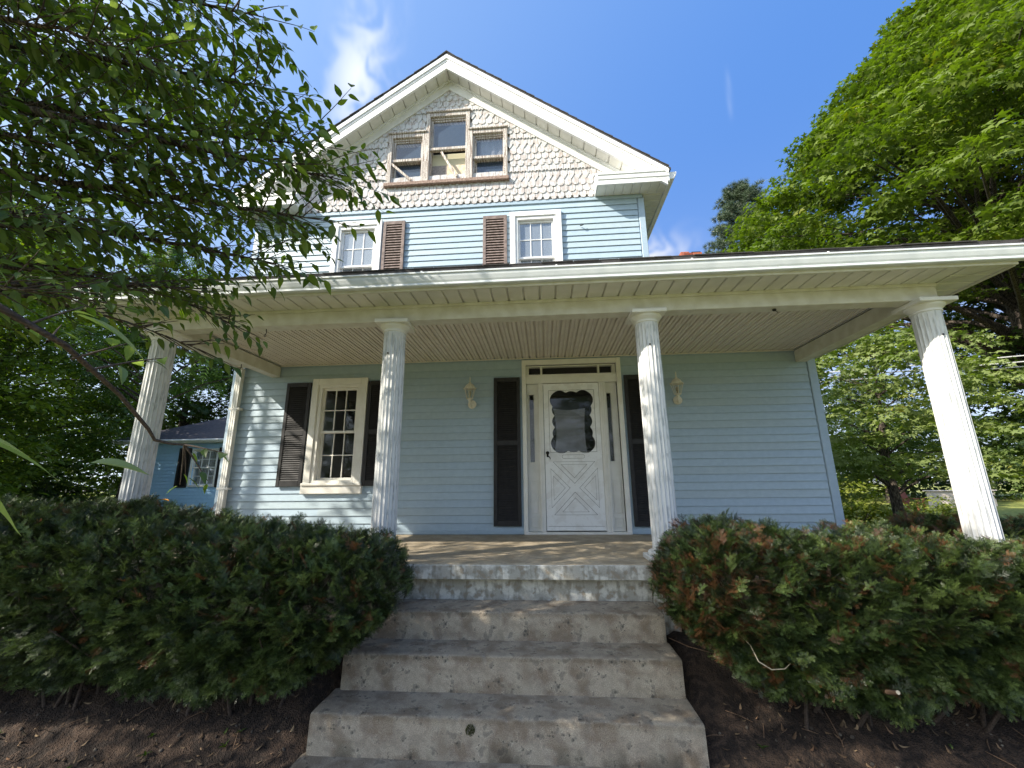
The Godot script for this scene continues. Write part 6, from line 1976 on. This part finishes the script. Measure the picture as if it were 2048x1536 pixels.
# ---------------------------------------------------------------- things farther off and small things
func outbuilding() -> void:
	var z := -6.0
	var o := thing("outbuilding", "small blue clapboard building with grey hip roof behind the far left column", "building", Vector3(-8.6, -0.97, -8.0))
	var x0 := -12.2; var x1 := -6.4
	var w := MB.new()
	wall_boxes(w, x0, x1, -0.97, 1.95, z - 0.15, z - 0.012, [[-10.10, -9.36, 0.72, 1.75]])
	var wall := put(o, "wall", w.mesh(), M.skylit_siding)
	siding(wall, x0 + 0.1, x1 - 0.1, -0.9, 1.90, z - 0.01, [[-10.13, -9.33, 0.70, 1.78]])
	for q in wall.get_children(): q.material_override = M.skylit_siding
	var s := MB.new()
	s.box(Vector3(x0, -0.97, z - 4.5), Vector3(x0 + 0.15, 1.95, z - 0.151)); s.box(Vector3(x1 - 0.15, -0.97, z - 4.5), Vector3(x1, 1.95, z - 0.151)); s.box(Vector3(x0, -0.97, z - 4.65), Vector3(x1, 1.95, z - 4.501))
	s.box(Vector3(x0 + 0.15, -0.97, z - 4.5), Vector3(x1 - 0.15, -0.9, z - 0.151)); s.box(Vector3(x0 + 0.15, 1.94, z - 4.5), Vector3(x1 - 0.15, 1.99, z - 0.151))
	put(o, "side_walls", s.mesh(), M.skylit_siding)
	bx(wall, "corner_board", M.skylit_siding, Vector3(x0 - 0.02, -0.95, z - 0.1), Vector3(x0 + 0.1, 1.93, z + 0.016))
	var r := MB.new()
	var e := 0.28
	var a := Vector3(x0 - e, 2.05, z + e); var b := Vector3(x1 + e, 2.05, z + e); var c := Vector3(x1 + e, 2.05, z - 4.65 - e); var d := Vector3(x0 - e, 2.05, z - 4.65 - e)
	var t0 := Vector3(x0 + 2.4, 3.35, z - 2.3); var t1 := Vector3(x1 - 2.2, 3.35, z - 2.3)
	slab(r, [a, b, t1, t0], 0.03); slab(r, [b, c, t1], 0.03); slab(r, [c, d, t0, t1], 0.03); slab(r, [d, a, t0], 0.03)
	put(o, "roof", r.mesh(), M.roof_blue)
	var g := MB.new()
	g.box(Vector3(x0 - e, 1.985, z + e - 0.02), Vector3(x1 + e, 2.055, z + e + 0.09), 0.02); g.box(Vector3(x0 - e, 1.955, z + e - 0.03), Vector3(x1 + e, 1.984, z + e + 0.03), 0.006)
	put(o, "gutter", g.mesh(), M.white)
	bx(o, "soffit", M.soffit, Vector3(x0 - e, 1.955, z + 0.0), Vector3(x1 + e, 1.97, z + e - 0.035))
	var cb := MB.new()
	casing(cb, -10.15, -9.31, 0.68, 1.795, 0.05, z - 0.012, z + 0.035)
	var win := put(o, "window", cb.mesh(), M.white)
	sash(win, -10.10, -9.36, 1.22, 1.745, z - 0.03, 0.035, 3, 2, M.white, M.glass, 0.018)
	sash(win, -10.10, -9.36, 0.73, 1.25, z - 0.07, 0.035, 3, 2, M.white, M.glass, 0.018)
	curtain(win, "curtain", -10.05, -9.4, 0.73, 1.74, z - 0.18, M.curtain)
	for xx in [-10.56, -9.29]:
		var sh := MB.new()
		casing(sh, xx, xx + 0.38, 0.66, 1.82, 0.05, z + 0.008, z + 0.040)
		sh.box(Vector3(xx + 0.05, 0.71, z + 0.01), Vector3(xx + 0.33, 1.77, z + 0.016))
		var so := put(o, "shutter", sh.mesh(), M.black_shutter)
		var l := MB.new()
		for i in 28: l.box(Vector3(-0.14, -0.016, -0.003), Vector3(0.14, 0.016, 0.003), 0.0, Transform3D(Basis(Vector3.RIGHT, 0.7), Vector3(xx + 0.19, 0.73 + i * 0.0375, z + 0.024)))
		stuff(put(so, "louvres", l.mesh(), M.black_shutter))

func far_things() -> void:
	# low pale wall and a red garden chair across the lawn
	var w := thing("garden_wall", "low pale wall at the back of the far sunny lawn", "wall", Vector3(26.0, -0.97, -22.0))
	var b := MB.new()
	b.box(Vector3(23.6, -1.2, -22.3), Vector3(27.2, 0.0, -22.0), 0.02)
	put(w, "masonry", b.mesh(), M.far_white)
	var c := MB.new()
	c.box(Vector3(23.5, 0.001, -22.4), Vector3(27.3, 0.07, -21.9), 0.02)
	put(w, "coping", c.mesh(), M.far_white)
	var at := Vector3(20.9, -0.93, -19.9)
	var ch := thing("garden_chair", "reddish wooden garden chair on the far lawn by the pale wall", "chair", at)
	var rot := Basis(Vector3.UP, 0.5)
	for i in 5:
		var s := MB.new()
		s.box(Vector3(-0.055, 0, -0.012), Vector3(0.055, 0.95 + 0.1 * sin(PI * i / 4.0), 0.012), 0.004, Transform3D(rot * Basis(Vector3.RIGHT, -0.35), at + rot * Vector3(-0.26 + 0.13 * i, 0.28, -0.22)))
		put(ch, "back_slat", s.mesh(), M.chair)
	for i in 4:
		var s := MB.new()
		s.box(Vector3(-0.30, -0.012, -0.055), Vector3(0.30, 0.012, 0.055), 0.004, Transform3D(rot, at + rot * Vector3(0, 0.30 + 0.03 * i, -0.15 + 0.13 * i)))
		put(ch, "seat_slat", s.mesh(), M.chair)
	for sx in [-1.0, 1.0]:
		var l := MB.new()
		l.box(Vector3(-0.03, 0, -0.05), Vector3(0.03, 0.58, 0.05), 0.004, Transform3D(rot, at + rot * Vector3(0.33 * sx, 0, 0.27)))
		put(ch, "leg", l.mesh(), M.chair)
		var r := MB.new()
		r.box(Vector3(-0.03, 0, -0.05), Vector3(0.03, 0.56, 0.05), 0.004, Transform3D(rot * Basis(Vector3.RIGHT, -0.5), at + rot * Vector3(0.28 * sx, 0, -0.35)))
		put(ch, "leg", r.mesh(), M.chair)
		var a := MB.new()
		a.box(Vector3(-0.07, -0.014, -0.40), Vector3(0.07, 0.014, 0.38), 0.006, Transform3D(rot, at + rot * Vector3(0.34 * sx, 0.60, 0.0)))
		put(ch, "arm", a.mesh(), M.chair)
	# overhead wires between two poles that stand outside the picture
	var k := 0
	for q in [[3.38, 3.22, 0.0], [3.30, 3.06, 0.10], [3.20, 3.00, 0.2]]:
		var wb := MB.new()
		var path := PackedVector3Array(); var rad := PackedFloat32Array()
		var A := Vector3(4.9, q[0], -5.75 - q[2]); var B := Vector3(20.0, q[1], 0.57 - q[2])
		for i in 25:
			var t := i / 24.0
			path.append(A.lerp(B, t) - Vector3(0, 0.12 * 4 * t * (1 - t), 0)); rad.append(0.015)
		wb.tube(path, rad, 5)
		tag(put(self, "overhead_wire", wb.mesh(), M.wire), ["highest of the three overhead wires crossing behind the corner column", "middle one of the three overhead wires behind the corner column", "lowest of the three overhead wires crossing behind the corner column"][k], "wire", "overhead wires")
		k += 1
	for p in [Vector3(4.9, 0, -5.85), Vector3(20.0, 0, 0.47)]:
		var pb := MB.new()
		pb.tube(PackedVector3Array([Vector3(p.x, -1.2, p.z), Vector3(p.x, 3.6, p.z)]), PackedFloat32Array([0.12, 0.09] if p.x > 10 else [0.05, 0.04]), 10)
		pb.box(Vector3(p.x - 0.05, 3.0, p.z - 0.35), Vector3(p.x + 0.05, 3.5, p.z + 0.35))
		tag(put(self, "utility_pole", pb.mesh(), M.pole), "short pole carrying the wires, hidden behind the house wing" if p.x < 10 else "wooden pole carrying the wires, beyond the right-hand trees", "pole")

func litter() -> void:
	rng.seed = 909
	var lm := leaf_mesh(0.45, 5, 0.5, 0.35)
	var xf := []; var cols := PackedColorArray()
	for i in 2600:
		var x := rr(-4.5, 4.8); var z := rr(2.6, 4.4)
		if absf(x - 0.09) < 1.32: continue
		xf.append(Transform3D(Basis(Vector3.UP, rr(0, TAU)) * Basis(Vector3.RIGHT, PI / 2 + rr(-0.5, 0.5)) * Basis.from_scale(Vector3.ONE * rr(0.018, 0.055)), Vector3(x, ground_y(x, z) + 0.008, z)))
		cols.append(Color(0.10, 0.055, 0.03).lerp(Color(0.24, 0.17, 0.10), rng.randf()) * (rr(0.4, 1.1) if rng.randf() < 0.85 else rr(1.3, 2.2)))
	tag(many(self, "leaf_litter", lm, M.litter, xf, cols), "crumbs of dry brown leaves strewn over the soil beside the steps", "leaf litter")
	var tw := MB.new()
	for i in 160:
		var x := rr(-4.0, 4.5); var z := rr(2.7, 4.4)
		if absf(x - 0.09) < 1.34: continue
		var p := Vector3(x, ground_y(x, z) + 0.008, z)
		var d := Vector3(rr(-1, 1), 0, rr(-1, 1)).normalized() * rr(0.04, 0.2)
		var e := p + d; e.y = ground_y(e.x, e.z) + 0.012
		tw.tube(PackedVector3Array([p, (p + e) / 2 + Vector3(rr(-0.01, 0.01), 0.006, rr(-0.01, 0.01)), e]), PackedFloat32Array([0.003, 0.0035, 0.0015]), 4)
	tag(stuff(put(self, "fallen_twigs", tw.mesh(), M.dry_twig)), "thin dry twigs lying on the soil beside the steps", "twigs")
	var wx := []; var wc := PackedColorArray()
	for i in 130:
		var x := rr(-4.0, 4.2); var z := rr(2.9, 3.9)
		if absf(x - 0.09) < 1.36: continue
		for k in 4:
			wx.append(Transform3D(basis_y(Vector3(rr(-1, 1), rr(0.3, 1.0), rr(-1, 1)).normalized(), Vector3.UP, rr(0.02, 0.05)), Vector3(x, ground_y(x, z) + 0.008, z)))
			wc.append(Color(0.04, 0.085, 0.02).lerp(Color(0.10, 0.15, 0.035), rng.randf()))
	tag(many(self, "weeds", lm, M.leaf, wx, wc), "tiny green weeds sprouting from the bare soil beside the steps", "weeds")
	var gx := []; var gc := PackedColorArray()
	for i in 900:
		var x := rr(-4.5, 4.8); var z := rr(2.7, 4.4)
		if absf(x - 0.09) < 1.33: continue
		gx.append(Transform3D(Basis(Vector3(rr(-1, 1), rr(-1, 1), rr(-1, 1)).normalized(), rr(0, TAU)) * Basis.from_scale(Vector3(1, 0.7, 1) * rr(0.003, 0.011)), Vector3(x, ground_y(x, z) + 0.002, z)))
		gc.append(Color(0.06, 0.048, 0.038).lerp(Color(0.22, 0.19, 0.15), pow(rng.randf(), 4.0)))
	var gm := MB.new()
	gm.box(Vector3(-1, -1, -1), Vector3(1, 1, 1), 0.55)
	tag(many(self, "gravel", gm.mesh(), M.litter, gx, gc), "small clods and pebbles scattered over the soil bed", "pebbles")
	# single leaves one can point at
	var big := leaf_mesh(0.5, 8, 0.35, 0.35)
	var green := mat(Color(0.52, 0.58, 0.36), 0.7)
	var pale := mat(Color(0.60, 0.52, 0.40), 0.85)
	for q in FALLEN():
		var x: float = q[0].x; var z: float = q[0].y
		var o := put(self, "fallen_leaf", big, [pale, green, M.dead_leaf[1]][q[2]], Vector3(x, ground_y(x, z) + 0.015, z), Basis(Vector3.UP, q[3]) * Basis(Vector3.RIGHT, -PI / 2 + 0.2) * Basis.from_scale(Vector3.ONE * q[4]))
		tag(o, q[1], "leaf")
	var st := MB.new()
	st.box(Vector3(-0.06, -0.04, -0.07), Vector3(0.06, 0.035, 0.07), 0.03)
	tag(put(self, "stone", st.mesh(), M.stone[1], Vector3(1.40, ground_y(1.40, 3.22) + 0.01, 3.22), Basis(Vector3.UP, 0.4)), "pale stone in the soil right of the lowest step", "stone")
	var yl := put(self, "fallen_leaf", big, mat(Color(0.85, 0.58, 0.16), 0.7), Vector3(-2.74, 0.545, 2.52), Basis(Vector3.UP, 1.9) * Basis(Vector3.RIGHT, -1.2) * Basis.from_scale(Vector3.ONE * 0.11))
	tag(yl, "yellow-orange dead leaf lying on top of the left hedge", "leaf")

func FALLEN() -> Array:
	return [
		[Vector2(-1.72, 3.35), "pale green fallen leaf on the soil left of the steps", 1, 0.6, 0.07],
		[Vector2(-1.60, 3.62), "beige fallen leaf on the soil below the pale green one, left of the steps", 0, 2.0, 0.07],
		[Vector2(-2.35, 3.42), "small dry brown leaf on the soil at the far left of the steps", 2, 1.2, 0.06],
		[Vector2(1.72, 3.36), "pale buff fallen leaf on the soil right of the lowest step", 0, 0.3, 0.075],
		[Vector2(2.35, 3.42), "brown fallen leaf on the soil under the right hedge", 2, 2.4, 0.06],
	]

func _ready() -> void:
	rng.seed = 1
	set_stage()
	make_materials()
	build_ground()
	build_house()
	lantern(Vector3(-0.64, 1.785, 0.02), "white carriage lantern on the blue wall left of the front door")
	lantern(Vector3(2.26, 1.775, 0.02), "white carriage lantern on the blue wall right of the front door")
	build_steps()
	outbuilding()
	hedges()
	near_tree()
	background_trees()
	far_things()
	litter()
